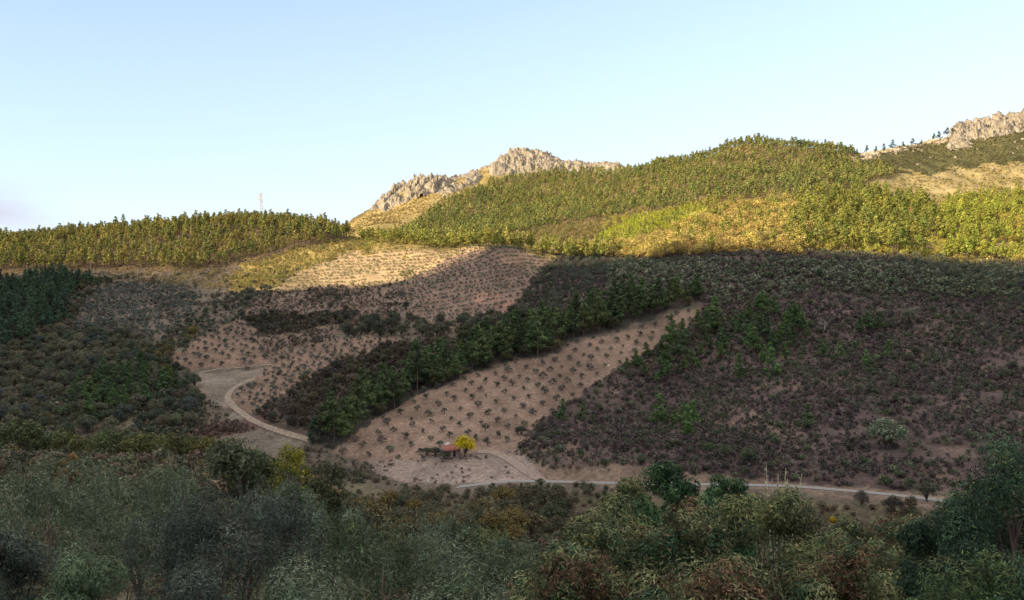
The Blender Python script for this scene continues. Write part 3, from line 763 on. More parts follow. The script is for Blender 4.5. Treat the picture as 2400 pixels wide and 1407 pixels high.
plant_at('pine', PINE_BIG, [(2030, 367, 16), (2052, 367, 15), (2072, 363, 16), (2092, 358, 19), (2118, 353, 14), (2140, 348, 16), (2160, 344, 11), (2190, 338, 16), (2203, 336, 19), (2220, 330, 20), (2232, 324, 16), (1500, 405, 9), (1470, 405, 8)],
         'lone umbrella pine on the skyline below the right crag', 'lone pines along the right skyline', (0.075, 0.095, 0.05), wf=1.35, tr=(19.0, 20.4))
# --- oaks and other broadleaves
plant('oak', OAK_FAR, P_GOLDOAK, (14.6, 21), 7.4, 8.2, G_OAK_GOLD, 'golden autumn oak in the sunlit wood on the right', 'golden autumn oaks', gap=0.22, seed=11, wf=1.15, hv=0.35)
plant('oak', OAK_FAR, P_PINERIGHT, F_, 8.0, 6.5, [(0.30, 0.26, 0.06), (0.26, 0.25, 0.05)], 'golden bush-like oak between the tall sunlit pines', 'oaks between the tall pines', gap=0.6, seed=12)
plant('oak', OAK_FAR, [(1330, 585), (1420, 520), (1640, 470), (1780, 460), (1650, 500), (1500, 560)], F_, 11.0, 6.0, [(0.27, 0.24, 0.065), (0.30, 0.27, 0.06)], 'golden oak along the young bright plantation', 'oaks along the plantation', gap=0.7, seed=62, hv=0.3)
plant('oak', OAK_FAR, [(2160, 480), (2300, 430), (2560, 430), (2560, 480), (2250, 480)], F_, 9.0, 5.0, [(0.26, 0.25, 0.06), (0.22, 0.19, 0.07)], 'round golden bush on the dry slope above the bright pines', 'bushes above the bright pines', gap=0.75, seed=63, hv=0.3)
plant('oak', OAK_FAR, P_BRIGHT, F_, 9.0, 6.0, [(0.30, 0.25, 0.06)], 'golden oak below the bright pines on the right', 'oaks below the bright pines', gap=0.6, seed=13)
plant('oak', OAK_FAR, P_BROWNOAK, F_, 7.0, 5.5, [(0.22, 0.17, 0.07), (0.20, 0.18, 0.065), (0.16, 0.15, 0.06)], 'dull gold oak at the foot of the wooded hill', 'oaks at the foot of the hill', gap=0.35, seed=14)
plant('oak', OAK_FAR, P_PINEBIG, F_, 14.0, 7.0, [(0.20, 0.17, 0.07), (0.17, 0.16, 0.06)], 'brownish oak among the pines of the right hill', 'oaks among the far pines', gap=0.9, gscale=60, seed=15)
plant('oak', OAK_FAR, P_SADDLE, (14.2, 16.2), 7.5, 5.5, [(0.28, 0.23, 0.07), (0.24, 0.22, 0.06)], 'golden bush-like oak along the sunlit saddle', 'oaks along the saddle', gap=0.6, seed=16)
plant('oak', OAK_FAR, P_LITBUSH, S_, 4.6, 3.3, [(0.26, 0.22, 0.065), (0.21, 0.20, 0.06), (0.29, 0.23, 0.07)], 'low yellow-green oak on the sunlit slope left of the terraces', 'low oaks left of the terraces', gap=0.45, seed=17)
plant('oak', OAK_NEAR, P_GULLY, S_, 8.0, 4.8, [(0.055, 0.062, 0.042), (0.075, 0.065, 0.045), (0.09, 0.085, 0.05)], 'dark bushy oak in the gully left of the pine belt', 'oaks in the dark gully', gap=0.80, seed=18, rank=2)
plant('oak', OAK_NEAR, P_STRIP, S_, 9, 6.0, [(0.10, 0.095, 0.045), (0.07, 0.075, 0.04)], 'olive-brown oak at the lower edge of the pine belt', 'oaks along the pine belt', gap=0.9, seed=19, rank=2)
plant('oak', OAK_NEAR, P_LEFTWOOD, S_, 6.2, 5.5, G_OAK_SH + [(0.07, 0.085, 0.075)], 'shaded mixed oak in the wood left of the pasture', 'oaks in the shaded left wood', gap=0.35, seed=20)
plant('oak', OAK_NEAR, P_UPDARK, S_, 7.0, 4.2, [(0.06, 0.06, 0.042), (0.075, 0.068, 0.045)], 'low dark oak in the patch above the small orchard', 'oaks above the small orchard', gap=0.5, seed=21)
P_MIDWOOD = [(790, 790), (850, 755), (960, 745), (1060, 765), (1180, 745), (1240, 745), (1150, 785), (1000, 800), (930, 790)]
plant('oak', OAK_NEAR, P_MIDWOOD, S_, 7.0, 6.5, [(0.075, 0.082, 0.055), (0.09, 0.095, 0.06), (0.06, 0.062, 0.045)], 'grey-green oak in the clump below the rounded knoll', 'oaks below the knoll', gap=0.38, seed=22)
P_EDGE = [(1225, 720), (1262, 640), (1320, 600), (1420, 600), (1420, 660), (1300, 720), (1240, 750)]
plant('oak', OAK_FAR, P_EDGE, S_, 7.0, 4.5, [(0.085, 0.10, 0.075), (0.065, 0.075, 0.05)], 'grey-green bush-like oak right of the rounded knoll', 'oaks right of the knoll', gap=0.3, seed=23)
plant('oak', OAK_NEAR, [(150, 700), (160, 650), (260, 655), (220, 690), (165, 760), (140, 765)], S_, 7, 5, [(0.06, 0.075, 0.045), (0.09, 0.085, 0.045)], 'shaded oak bordering the blue-green left wood', 'oaks bordering the left wood', gap=0.3, seed=24)
plant('oak', OAK_FAR, [(380, 620), (640, 612), (560, 640), (530, 680), (380, 668)], S_, 6.5, 3.2, [(0.20, 0.16, 0.07), (0.16, 0.14, 0.065)], 'low brown oak below the sunlit pine wood', 'low oaks under the pine wood', gap=0.6, seed=25)
plant('oak', OAK_FAR, [(2100, 600), (2560, 640), (2560, 760), (2300, 700), (2100, 640)], S_, 7.0, 5.0, [(0.085, 0.10, 0.07), (0.11, 0.11, 0.07), (0.06, 0.07, 0.05)], 'shaded grey oak just below the light line at the right', 'oaks under the light line', gap=0.35, seed=26)
plant_at('oak', OAK_NEAR, [(2075, 1052, 10.0)], 'big round evergreen oak alone low on the heath', None, (0.15, 0.185, 0.115), wf=1.4, pick=0)
plant_at('oak', OAK_NEAR, [(1755, 1090, 5.2)], 'small round oak just above the road', None, (0.085, 0.11, 0.06), wf=1.15, pick=1)
plant_at('oak', OAK_NEAR, [(1700, 1072, 4.2)], 'smallest green oak on the heath above the road', None, (0.085, 0.11, 0.06), wf=1.0, pick=2)
plant_at('oak', OAK_NEAR, [(1222, 1020, 3.6)], 'round dark oak bush at the right edge of the orchard', None, (0.05, 0.065, 0.045), wf=1.4, pick=3)
plant_at('oak', OAK_NEAR, [(1020, 1072, 4.0), (1042, 1078, 3.6), (1000, 1070, 3.2)], 'dark bushy oak beside the red-roofed hut', 'oaks beside the hut', (0.06, 0.075, 0.05), wf=1.3)
plant_at('oak', OAK_NEAR, [(2130, 762, 9.0)], 'pale tall oak right of the round pine clump', None, (0.14, 0.15, 0.10), wf=0.8, pick=4)
plant_at('oak', OAK_NEAR, [(735, 945, 5.5)], 'slim brownish oak alone in the dark gully', None, (0.12, 0.11, 0.06), wf=0.8, pick=5)
plant_at('oak', OAK_NEAR, [(455, 790, 6.5)], 'yellowish oak above the small orchard on the left', None, (0.16, 0.13, 0.05), wf=1.2, pick=2)
plant_at('oak', OAK_NEAR, [(830, 905, 6.5)], 'pinkish brown oak in the middle of the dark gully', None, (0.15, 0.115, 0.085), wf=1.2, pick=3)
plant_at('oak', OAK_FAR, [(950, 612, 5.0)], 'bright yellow bush on the sunlit terraces', None, (0.30, 0.29, 0.03), wf=1.2, pick=1)
plant_at('oak', OAK_FAR, [(948, 655, 7.5), (962, 650, 6)], 'dark green oak where shadow meets the sunlit terraces', 'dark oaks at the edge of the terraces', (0.085, 0.10, 0.03), wf=1.1)
plant_at('oak', OAK_NEAR, [(952, 728, 6)], 'small dark oak on the lower left of the knoll', None, (0.045, 0.06, 0.04), wf=0.9, pick=1)
plant_at('oak', OAK_NEAR, [(1090, 1070, 7.6)], 'bright yellow autumn tree beside the red-roofed hut', None, (0.50, 0.39, 0.012), wf=1.08, pick=0)
plant_at('pine', PINE_FAR, [(2137, 510, 11)], 'rust-red dead pine among the sunlit pines', None, (0.34, 0.15, 0.07), wf=0.9, tr=(15.6, 19), pick=1)

plant('oak', OAK_NEAR, P_RIGHT, S_, 17.0, 3.2, [(0.085, 0.11, 0.06), (0.075, 0.10, 0.05), (0.11, 0.125, 0.08)], 'small grey-green bush standing out of the dark heath', 'bushes standing out of the heath', gap=0.75, seed=27, hv=0.3)
P_BAND = [(300, 835), (420, 765), (500, 715), (560, 688), (640, 668), (610, 700), (520, 742), (440, 788), (345, 850)]
plant('oak', OAK_NEAR, P_BAND, S_, 6.0, 3.6, [(0.085, 0.105, 0.07), (0.07, 0.08, 0.055), (0.11, 0.115, 0.085)], 'low grey-green bush in the band beside the upper orchard', 'bushes in the band beside the upper orchard', gap=0.25, seed=28, hv=0.3)
plant('oak', OAK_NEAR, [(330, 850), (350, 820), (440, 775), (470, 790), (455, 815), (400, 850), (370, 880)], S_, 5.5, 4.5, [(0.085, 0.09, 0.055), (0.13, 0.115, 0.055)], 'oak at the left border of the small reddish orchard', 'oaks bordering the reddish orchard', gap=0.2, seed=29)
plant('olive', OLIVE_FAR, [(440, 788), (520, 742), (610, 700), (640, 690), (560, 738), (470, 790)], S_, 2.6, 2.0, [(0.10, 0.115, 0.08)], 'small olive on the narrow terraces above the reddish orchard', 'olives on the narrow terraces', rot=0.3, jit=0.5, jity=0.07, stepy=7.0, gap=0.4, seed=39)
# --- olives
plant('olive', OLIVE_MID, P_CENTRE, S_, 7.0, 2.6, [(0.092, 0.098, 0.068), (0.105, 0.095, 0.072), (0.078, 0.088, 0.058)], 'small olive tree in the rows of the bare central orchard', 'olive trees of the bare central orchard', rot=0.42, jit=0.13, stepy=8.6, gap=0.35, seed=31, rank=9, wf=1.0, hv=0.2)
plant('olive', OLIVE_MID, P_MIDORCH, S_, 5.2, 2.4, G_OLIVE, 'grey-green olive on the slope right of the dirt track', 'olive trees right of the dirt track', rot=0.9, jit=0.2, gap=0.40, seed=32, rank=4, wf=1.05)
plant('olive', OLIVE_MID, P_LEFTORCH, S_, 5.4, 2.8, [(0.055, 0.072, 0.056), (0.07, 0.085, 0.064)], 'olive tree in the small reddish orchard above the pasture', 'olive trees of the small reddish orchard', rot=-0.55, jit=0.12, stepy=8.5, gap=0.4, seed=33, rank=4, wf=1.05)
plant('olive', OLIVE_FAR, P_KNOLL, S_, 2.0, 2.0, [(0.085, 0.105, 0.07), (0.10, 0.115, 0.075)], 'small olive in the close rows on the rounded knoll', 'olive trees on the rounded knoll', rot=0.16, jit=0.5, jity=0.06, stepy=7.6, gap=0.35, seed=34)
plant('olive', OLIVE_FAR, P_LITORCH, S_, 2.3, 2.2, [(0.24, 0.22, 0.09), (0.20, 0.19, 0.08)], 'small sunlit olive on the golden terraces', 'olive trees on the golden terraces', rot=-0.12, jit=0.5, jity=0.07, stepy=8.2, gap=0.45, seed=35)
plant('olive', OLIVE_FAR, P_GREYKNOLL, S_, 4.6, 2.8, [(0.085, 0.10, 0.08), (0.10, 0.11, 0.09)], 'grey olive on the low shaded hump at the left', 'olive trees on the shaded left hump', jit=0.3, gap=0.2, seed=36)
P_RTOP = [(1420, 690), (1420, 620), (1700, 610), (2400, 630), (2400, 700), (2100, 690), (1900, 690), (1700, 720), (1600, 690)]
plant('olive', OLIVE_FAR, P_RTOP, S_, 4.8, 3.8, [(0.115, 0.122, 0.072), (0.15, 0.15, 0.092), (0.085, 0.098, 0.052), (0.10, 0.12, 0.062)], 'grey olive bush on the upper heath below the light line', 'grey olives on the upper heath', jit=0.35, gap=0.35, seed=37)
plant('olive', OLIVE_FAR, P_UPPER, S_, 5.5, 2.0, [(0.085, 0.09, 0.065), (0.10, 0.09, 0.065)], 'scattered olive on the dry slope below the terraces', 'olives on the dry slope', jit=0.3, gap=0.7, seed=38)

# --- valley bottom and near bank trees, placed by bearing and distance
def plant_valley(kind, protos, n, u0, u1, y0, y1, h, tints, label, group, seed, wf=1.0, rank=6.0):
    rng = np.random.default_rng(seed); us, ys = [], []
    pts = []
    for _ in range(n * 30):
        if len(pts) >= n: break
        u = rng.uniform(u0, u1); y = rng.uniform(y0, y1); x = (u - 1200) / F * y
        if all((x - a) ** 2 + (y - b) ** 2 > (h * 0.52) ** 2 for a, b in pts): pts.append((x, y))
    P = np.array(pts); n = len(P)
    z, t, u, v = lookup(P[:, 0], P[:, 1]); tints = np.asarray(tints)
    PLANTS.append(dict(kind=kind, protos=protos, X=P[:, 0], Y=P[:, 1], Z=z - 0.15, u=u, v=v, h=h * rng.uniform(0.7, 1.2, n), wf=wf,
                       tint=tints[rng.integers(0, len(tints), n)] * rng.normal(1, 0.1, (n, 1)), label=label, group=group, rot=rng.random(n) * 6.283,
                       pi=rng.integers(0, len(protos), n), rank=rank))
plant_valley('oak', OAK_NEAR, 75, -320, 560, 150, 225, 8.0, [(0.095, 0.10, 0.038), (0.12, 0.11, 0.035), (0.07, 0.085, 0.035)], 'yellow-green oak in the line below the left wood', 'oaks in the line below the left wood', 41)
plant_valley('oak', OAK_NEAR, 60, 760, 1330, 145, 214, 6.5, [(0.09, 0.082, 0.05), (0.115, 0.095, 0.05), (0.065, 0.075, 0.042), (0.14, 0.105, 0.04)], 'brown-green oak in the valley bottom below the road', 'oaks in the valley bottom', 42)
plant_valley('oak', OAK_NEAR, 50, 1330, 2750, 140, 205, 4.8, [(0.08, 0.07, 0.055), (0.07, 0.075, 0.05), (0.10, 0.085, 0.055)], 'low dull oak under the road at the right', 'low oaks under the road', 43)
plant_valley('oak', OAK_NEAR, 12, 1185, 1345, 204, 217, 5.0, [(0.10, 0.085, 0.055), (0.085, 0.085, 0.05)], 'thin brown oak standing right in front of the road', 'thin oaks in front of the road', 45)
plant_valley('oak', OAK_NEAR, 18, 480, 1150, 75, 130, 6.5, [(0.09, 0.10, 0.04), (0.07, 0.085, 0.045)], 'bushy oak on the near bank behind the silver olives', 'oaks on the near bank', 44)

# ------------------------------------------------------------------ turn the plantings into objects
NAMES = {'pine': ('pine_tree', 'pine tree', 'pine_forest', 'sunlit pine woods covering the far hills'),
         'oak': ('oak_tree', 'oak tree', 'oak_woodland', 'golden and brown oak woodland spread over the hillsides'),
         'olive': ('olive_tree', 'olive tree', 'olive_grove', 'rows of small olives on the farther slopes')}
ORD = ['first', 'second', 'third', 'fourth', 'fifth', 'sixth', 'seventh', 'eighth', 'ninth', 'tenth', 'eleventh', 'twelfth', 'thirteenth', 'fourteenth']
def told_apart(label, us):
    """labels for the members of one group, by their order or their stretch from left to right"""
    us = np.asarray(us); n = len(us); o = np.argsort(us); rk = np.empty(n, int); rk[o] = np.arange(n)
    if n == 1: return [label]
    if n <= 14: return [('leftmost ' if r == 0 else 'rightmost ' if r == n - 1 else ORD[r] + ' from the left, ') + label for r in rk]
    parts = ['at the left end', 'left of the middle', 'around the middle', 'right of the middle', 'at the right end']
    return [label + ', ' + parts[min(4, int(5 * r / n))] for r in rk]
def apparent(P): return P['h'] / P['Y'] * F
def visible(X, Y, Z):
    """True where the straight line from the viewpoint clears the land"""
    ok = np.ones(len(X), bool)
    for f in np.linspace(0.5, 0.985, 60):
        zz = lookup(X * f, Y * f)[0]
        ok &= zz < Z * f + 0.3
    return ok
MAXI = 285
def merge_protos(items):
    """items: list of (proto, X, Y, Z, h, wf, rot, tint) groups -> one mesh"""
    VS, F3, F4, CS, o = [], [], [], [], 0
    for pr, X, Y, Zc, h, wf, rot, tint in items:
        m = len(X)
        if m == 0: continue
        c, s_ = np.cos(rot), np.sin(rot)
        v = np.concatenate([pr.cv, pr.wv]); nv = len(v)
        g = np.concatenate([pr.cg, np.ones(len(pr.wv))])
        hw = (h * wf)[:, None]
        x = X[:, None] + hw * (c[:, None] * v[None, :, 0] - s_[:, None] * v[None, :, 1])
        y = Y[:, None] + hw * (s_[:, None] * v[None, :, 0] + c[:, None] * v[None, :, 1])
        z = Zc[:, None] + h[:, None] * v[None, :, 2]
        VS.append(np.stack([x, y, z], -1).reshape(-1, 3).astype(np.float32))
        cc = tint[:, None, :] * g[None, :, None]
        cc[:, len(pr.cv):, :] = (0.075, 0.055, 0.045)
        CS.append(cc.reshape(-1, 3).astype(np.float32))
        base = (np.arange(m) * nv)[:, None, None]
        F3.append((pr.cf[None] + base + o).reshape(-1, pr.cf.shape[1]))
        F4.append((pr.wf[None] + len(pr.cv) + base + o).reshape(-1, 4))
        o += m * nv
    return np.concatenate(VS), [np.concatenate(F3), np.concatenate(F4)], np.concatenate(CS)

counts = {}
for kind in ('pine', 'oak', 'olive'):
    Ps = [P for P in PLANTS if P['kind'] == kind]
    score, ref = [], []
    for gi, P in enumerate(Ps):
        inside = (P['u'] > 4) & (P['u'] < 2396)
        vis = visible(P['X'], P['Y'], P['Z'] + P['h'] * 0.6)
        P['vis'] = inside & vis
        score.append(np.where(P['vis'], apparent(P) + (1000 if P['rank'] >= 5 else 0), -1)); ref += [(gi, i) for i in range(len(P['X']))]
    score = np.concatenate(score); order = np.argsort(-score)
    chosen = set(int(k) for k in order[:MAXI] if score[k] > 0)
    sel = {}
    for k in chosen: sel.setdefault(ref[k][0], set()).add(ref[k][1])
    name, cat, sname, slabel = NAMES[kind]
    rest, tot = [], 0
    for gi, P in enumerate(Ps):
        n = len(P['X']); mask = np.zeros(n, bool)
        for i in sel.get(gi, ()): mask[i] = True
        if not P['vis'].any(): pass
        single = mask.sum() == 1 and P['group'] is None
        ids = np.nonzero(mask)[0]; labs = dict(zip(ids, told_apart(P['label'], P['u'][ids])))
        for i in ids:
            pr = P['protos'][P['pi'][i]]
            cme, tme, full = pr.meshes(name)
            px = apparent(P)[i]; s3 = (P['h'][i] * P['wf'], P['h'][i] * P['wf'], P['h'][i])
            tint = (*P['tint'][i], 1)
            if px >= 26:
                root = bpy.data.objects.new(name, None); root.empty_display_size = 0.3; COL.objects.link(root)
                a = bpy.data.objects.new('crown', cme); b = bpy.data.objects.new('trunk', tme)
                for q_ in (a, b): COL.objects.link(q_); q_.parent = root
                a.color = tint
            else:
                root = bpy.data.objects.new(name, full); COL.objects.link(root); root.color = tint
            root.location = (P['X'][i], P['Y'][i], P['Z'][i]); root.rotation_euler = (0, 0, P['rot'][i]); root.scale = s3
            tag(root, labs[i], cat, P['group'])
            tot += 1
        hid = ~visible(P['X'], P['Y'], P['Z'] + P['h'] + 14)
        rm = ~mask & ~hid
        for k, pr in enumerate(P['protos']):
            mm = rm & (P['pi'] == k)
            if P['rank'] >= 5: mm &= (P['u'] > -340) & (P['u'] < 2740)
            rest.append((pr, P['X'][mm], P['Y'][mm], P['Z'][mm], P['h'][mm], P['wf'], P['rot'][mm], P['tint'][mm]))
    V, Fs, C = merge_protos(rest)
    mat = {'pine': M_NEEDLE, 'oak': M_LEAF, 'olive': M_OLIVE}[kind]
    ob = link(sname, make_mesh(sname, V, Fs, [mat], C))
    tag(ob, slabel, cat, kind='stuff')
    print('KIND', kind, 'individual', tot, 'rest', sum(len(r[1]) for r in rest), 'faces', sum(len(f) for f in Fs), [(P['label'][:30], len(P['X'])) for P in Ps])

# ------------------------------------------------------------------ heath, scrub and dry grass: uncountable cover
def cover_stuff(name, label, regions, cat='heath'):
    items = []
    for ri, (protos, poly, tr, step, h, tints, gap, gs, wf, umin, umax) in enumerate(regions):
        rng = np.random.default_rng(7000 + ri + len(name))
        x0, x1, y0, y1 = bbox(poly, tr)
        X, Y = jgrid(x0, x1, y0, y1, step, rng, 0.3, 0.5)
        m, z, u, v = tri_mask(poly, tr, X, Y)
        m &= (u > umin) & (u < umax) & ~((u > 1060) & (lookup(X, Y)[1] > 6.85) & (lookup(X, Y)[1] < 8.25))
        m &= off_track(X, Y)
        if step in (3.2, 9.0):
            a_, b_ = wob(X, Y)
            for pq in (P_CENTRE, P_LEFTORCH, P_MIDORCH, P_KNOLL, P_LITORCH, P_PASTURE, P_TERRACE, P_BELOW, P_CUT): m &= ~inpoly(u + a_, v + b_, pq)
        m &= fbm(X / gs, Y / gs, 400 + ri, 3) + 0.25 * rng.normal(size=len(X)) > gap
        X, Y, z = X[m], Y[m], z[m]; n = len(X)
        tints = np.asarray(tints)
        cl = ((fbm(X / 26, Y / 26, 420 + ri, 4) * 1.6 + 1) / 2 * len(tints)).astype(int).clip(0, len(tints) - 1)
        ti = np.where(rng.random(n) < 0.55, cl, rng.integers(0, len(tints), n))
        tint = np.clip(tints[ti] * rng.normal(1, 0.2, (n, 1)), 0.01, 0.8); hh = h * np.clip(rng.normal(1, 0.35, n), 0.4, 2.0)
        pi = rng.integers(0, len(protos), n); rot = rng.random(n) * 6.28
        seen = visible(X, Y, z + 10)
        for k, pr in enumerate(protos):
            q_ = (pi == k) & seen
            items.append((pr, X[q_], Y[q_], z[q_] - 0.1, hh[q_], wf, rot[q_], tint[q_]))
    V, Fs, C = merge_protos(items)
    print('STUFF', name, sum(len(i[1]) for i in items), sum(len(f) for f in Fs))
    tag(link(name, make_mesh(name, V, Fs, [M_LEAF], C)), label, cat, kind='stuff')
B0, B1 = -200, 2600
cover_stuff('heath', 'dark purple-brown heath covering the shaded right slope', [
    (SHRUB, P_RIGHT, S_, 1.75, 1.25, G_HEATH, -0.36, 24, 1.0, B0, B1),
    (SHRUB_MID, P_RIGHT, S_, 5.2, 2.0, [(0.075, 0.095, 0.048), (0.095, 0.108, 0.062), (0.068, 0.068, 0.048), (0.085, 0.072, 0.06)], -0.05, 30, 1.0, B0, B1)])
cover_stuff('undergrowth', 'mixed low bushes between woods, orchards and tracks', [
    (SHRUB, [(-600, 1110), (-600, 640), (600, 640), (1300, 600), (1300, 1140), (800, 1140)], S_, 3.2, 1.6, [(0.075, 0.072, 0.052), (0.10, 0.085, 0.062), (0.062, 0.064, 0.052)], 0.02, 18, 1.0, B0, B1),
    (SHRUB_MID, [(-600, 1110), (-600, 640), (600, 640), (960, 690), (900, 800), (600, 900), (450, 1090)], S_, 9.0, 2.4, [(0.085, 0.09, 0.06), (0.075, 0.07, 0.05)], 0.15, 30, 1.0, B0, B1),
    (SHRUB, P_GULLY, S_, 2.0, 1.5, [(0.055, 0.05, 0.04), (0.07, 0.058, 0.045)], -0.5, 12, 1.0, B0, B1),
    (SHRUB, P_LEFTWOOD, S_, 2.8, 2.0, G_OAK_SH, -0.3, 15, 1.0, B0, B1),
    (SHRUB, P_GREYKNOLL, S_, 2.6, 1.2, G_GREY, -0.1, 12, 1.0, B0, B1),
    (SHRUB, P_UPPER, S_, 2.3, 1.1, [(0.08, 0.07, 0.05), (0.11, 0.085, 0.06)], 0.05, 12, 1.0, B0, B1),
    (SHRUB, P_UPDARK, S_, 2.2, 1.6, [(0.06, 0.052, 0.04)], -0.5, 12, 1.0, B0, B1),
    (SHRUB, P_BELOW, S_, 1.9, 0.7, [(0.13, 0.10, 0.085), (0.16, 0.13, 0.10), (0.10, 0.075, 0.07)], 0.1, 8, 1.2, B0, B1),
    (SHRUB, P_BRAMBLE, S_, 1.6, 1.3, [(0.085, 0.056, 0.050), (0.10, 0.07, 0.055)], -0.4, 8, 1.0, B0, B1),
    (SHRUB, P_CUT, (8.7, 15), 1.6, 0.9, [(0.08, 0.065, 0.05), (0.11, 0.08, 0.06)], -0.1, 6, 1.0, B0, B1),
    (SHRUB, P_MIDORCH, S_, 3.0, 1.0, [(0.09, 0.085, 0.06)], 0.25, 8, 1.0, B0, B1),
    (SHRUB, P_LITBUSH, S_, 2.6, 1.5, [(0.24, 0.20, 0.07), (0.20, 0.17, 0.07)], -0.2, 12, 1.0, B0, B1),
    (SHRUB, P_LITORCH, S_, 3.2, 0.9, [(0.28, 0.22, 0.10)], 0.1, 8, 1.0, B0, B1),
    (SHRUB, P_PASTURE, S_, 2.6, 0.7, [(0.13, 0.11, 0.08)], 0.35, 8, 1.0, B0, B1),
    (SHRUB, [(380, 610), (640, 605), (530, 680), (380, 668), (200, 668), (0, 672), (0, 640)], S_, 2.8, 1.2, [(0.20, 0.16, 0.08), (0.15, 0.12, 0.07)], -0.1, 12, 1.0, B0, B1),
    (SHRUB_MID, [(-300, 1300), (-300, 1040), (800, 1100), (1300, 1140), (2700, 1230), (2700, 1450), (-300, 1450)], (3.0, 7.0), 2.1, 1.5, [(0.085, 0.095, 0.05), (0.10, 0.09, 0.055), (0.075, 0.078, 0.048), (0.12, 0.085, 0.06)], -0.2, 12, 1.0, B0, B1),
])
cover_stuff('hill_scrub', 'sunlit scrub and dry grass on the far upper slopes', [
    (SHRUB, P_DARKSCRUB, F_, 3.2, 1.4, [(0.085, 0.082, 0.035), (0.10, 0.092, 0.04)], -0.5, 25, 1.1, B0, B1),
    (SHRUB, P_DRY, F_, 4.2, 1.8, [(0.28, 0.22, 0.08), (0.22, 0.19, 0.06), (0.33, 0.26, 0.11)], -0.05, 25, 1.2, B0, B1),
    (SHRUB, P_PEAKGRASS, F_, 4.5, 1.6, [(0.24, 0.18, 0.06), (0.20, 0.15, 0.06)], -0.15, 25, 1.2, B0, B1),
    (SHRUB, [(830, 615), (850, 545), (1100, 540), (1400, 520), (2700, 440), (2700, 660), (1400, 620)], (15.0, 18.6), 5.0, 2.2, [(0.26, 0.21, 0.08), (0.21, 0.18, 0.07)], -0.1, 25, 1.2, B0, B1),
    (SHRUB, P_BROWNOAK, F_, 3.6, 2.0, [(0.22, 0.17, 0.07), (0.18, 0.15, 0.07)], -0.3, 25, 1.2, B0, B1),
    (SHRUB, P_GOLDOAK, (14.6, 21), 3.6, 2.2, [(0.28, 0.20, 0.06), (0.18, 0.13, 0.055)], -0.4, 25, 1.2, B0, B1),
])

# ------------------------------------------------------------------ rock outcrops on the skyline
def rock_mat():
    m, nt, p, out = nodes_of('weathered_quartzite')
    ge = nt.nodes.new('ShaderNodeNewGeometry')
    mpn = nt.nodes.new('ShaderNodeMapping'); mpn.inputs['Scale'].default_value = (1, 1, 0.45)
    nt.links.new(ge.outputs['Position'], mpn.inputs[0])
    n1 = nt.nodes.new('ShaderNodeTexNoise'); n1.inputs['Scale'].default_value = 0.12; n1.inputs['Detail'].default_value = 9; n1.inputs['Roughness'].default_value = 0.7
    nt.links.new(mpn.outputs[0], n1.inputs['Vector'])
    v1 = nt.nodes.new('ShaderNodeTexVoronoi'); v1.feature = 'DISTANCE_TO_EDGE'; v1.inputs['Scale'].default_value = 0.22
    nt.links.new(mpn.outputs[0], v1.inputs['Vector'])
    cr = nt.nodes.new('ShaderNodeValToRGB'); nt.links.new(n1.outputs['Fac'], cr.inputs[0])
    e = cr.color_ramp.elements
    e[0].position = 0.32; e[0].color = (0.15, 0.12, 0.075, 1)
    e[1].position = 0.68; e[1].color = (0.39, 0.34, 0.265, 1)
    x = e.new(0.48); x.color = (0.27, 0.23, 0.17, 1)
    nt.links.new(cr.outputs[0], p.inputs['Base Color']); p.inputs['Roughness'].default_value = 0.95
    mx = nt.nodes.new('ShaderNodeMath'); mx.operation = 'MULTIPLY_ADD'; mx.inputs[1].default_value = 0.6
    mn = nt.nodes.new('ShaderNodeMath'); mn.operation = 'MINIMUM'; mn.inputs[1].default_value = 0.25
    nt.links.new(v1.outputs['Distance'], mn.inputs[0])
    nt.links.new(mn.outputs[0], mx.inputs[0]); nt.links.new(n1.outputs['Fac'], mx.inputs[2])
    b = nt.nodes.new('ShaderNodeBump'); b.inputs['Distance'].default_value = 5.0; b.inputs['Strength'].default_value = 1
    nt.links.new(mx.outputs[0], b.inputs['Height']); nt.links.new(b.outputs[0], p.inputs['Normal'])
    return m
M_ROCK = rock_mat()
def ico(level=2):
    import bmesh
    bm = bmesh.new(); bmesh.ops.create_icosphere(bm, subdivisions=level, radius=1)
    v = np.array([x.co[:] for x in bm.verts]); f = np.array([[y.index for y in x.verts] for x in bm.faces]); bm.free()
    return v, f
ICO_V, ICO_F = ico(3)
def block(rng, tall=1.2):
    v = ICO_V.copy()
    for _ in range(14):
        n = rand_dirs(rng, 1)[0]; n[2] *= 0.35; n /= np.linalg.norm(n)
        d = rng.uniform(0.22, 0.75); s_ = v @ n
        v -= np.where(s_ > d, s_ - d, 0)[:, None] * n
    n = np.array([rng.normal(0, .25), rng.normal(0, .25), 1.0]); n /= np.linalg.norm(n); s_ = v @ n
    v -= np.where(s_ > 0.55, (s_ - 0.55) * 0.7, 0)[:, None] * n
    v += 0.035 * rng.normal(size=v.shape)
    return v * np.array([rng.uniform(0.8, 1.5), rng.uniform(0.8, 1.3), tall])
def cells(x, y, seed):
    """jointed blocks: nearest-cell height with a tilt of its own"""
    ix = np.floor(x); iy = np.floor(y); best = np.full(x.shape, 9e9); sec = np.full(x.shape, 9e9); val = np.zeros(x.shape)
    for a in (-1, 0, 1):
        for b in (-1, 0, 1):
            cx = ix + a; cy = iy + b
            px = cx + 0.5 + 0.48 * hash2(cx, cy, seed); py = cy + 0.5 + 0.48 * hash2(cx, cy, seed + 1)
            dx = x - px; dy = y - py; d = dx * dx + dy * dy
            h = hash2(cx, cy, seed + 2) + 0.9 * hash2(cx, cy, seed + 3) * dx + 0.9 * hash2(cx, cy, seed + 4) * dy
            up = d < best
            sec = np.where(up, best, np.minimum(sec, d)); val = np.where(up, h, val); best = np.where(up, d, best)
    return val, np.sqrt(sec) - np.sqrt(best)
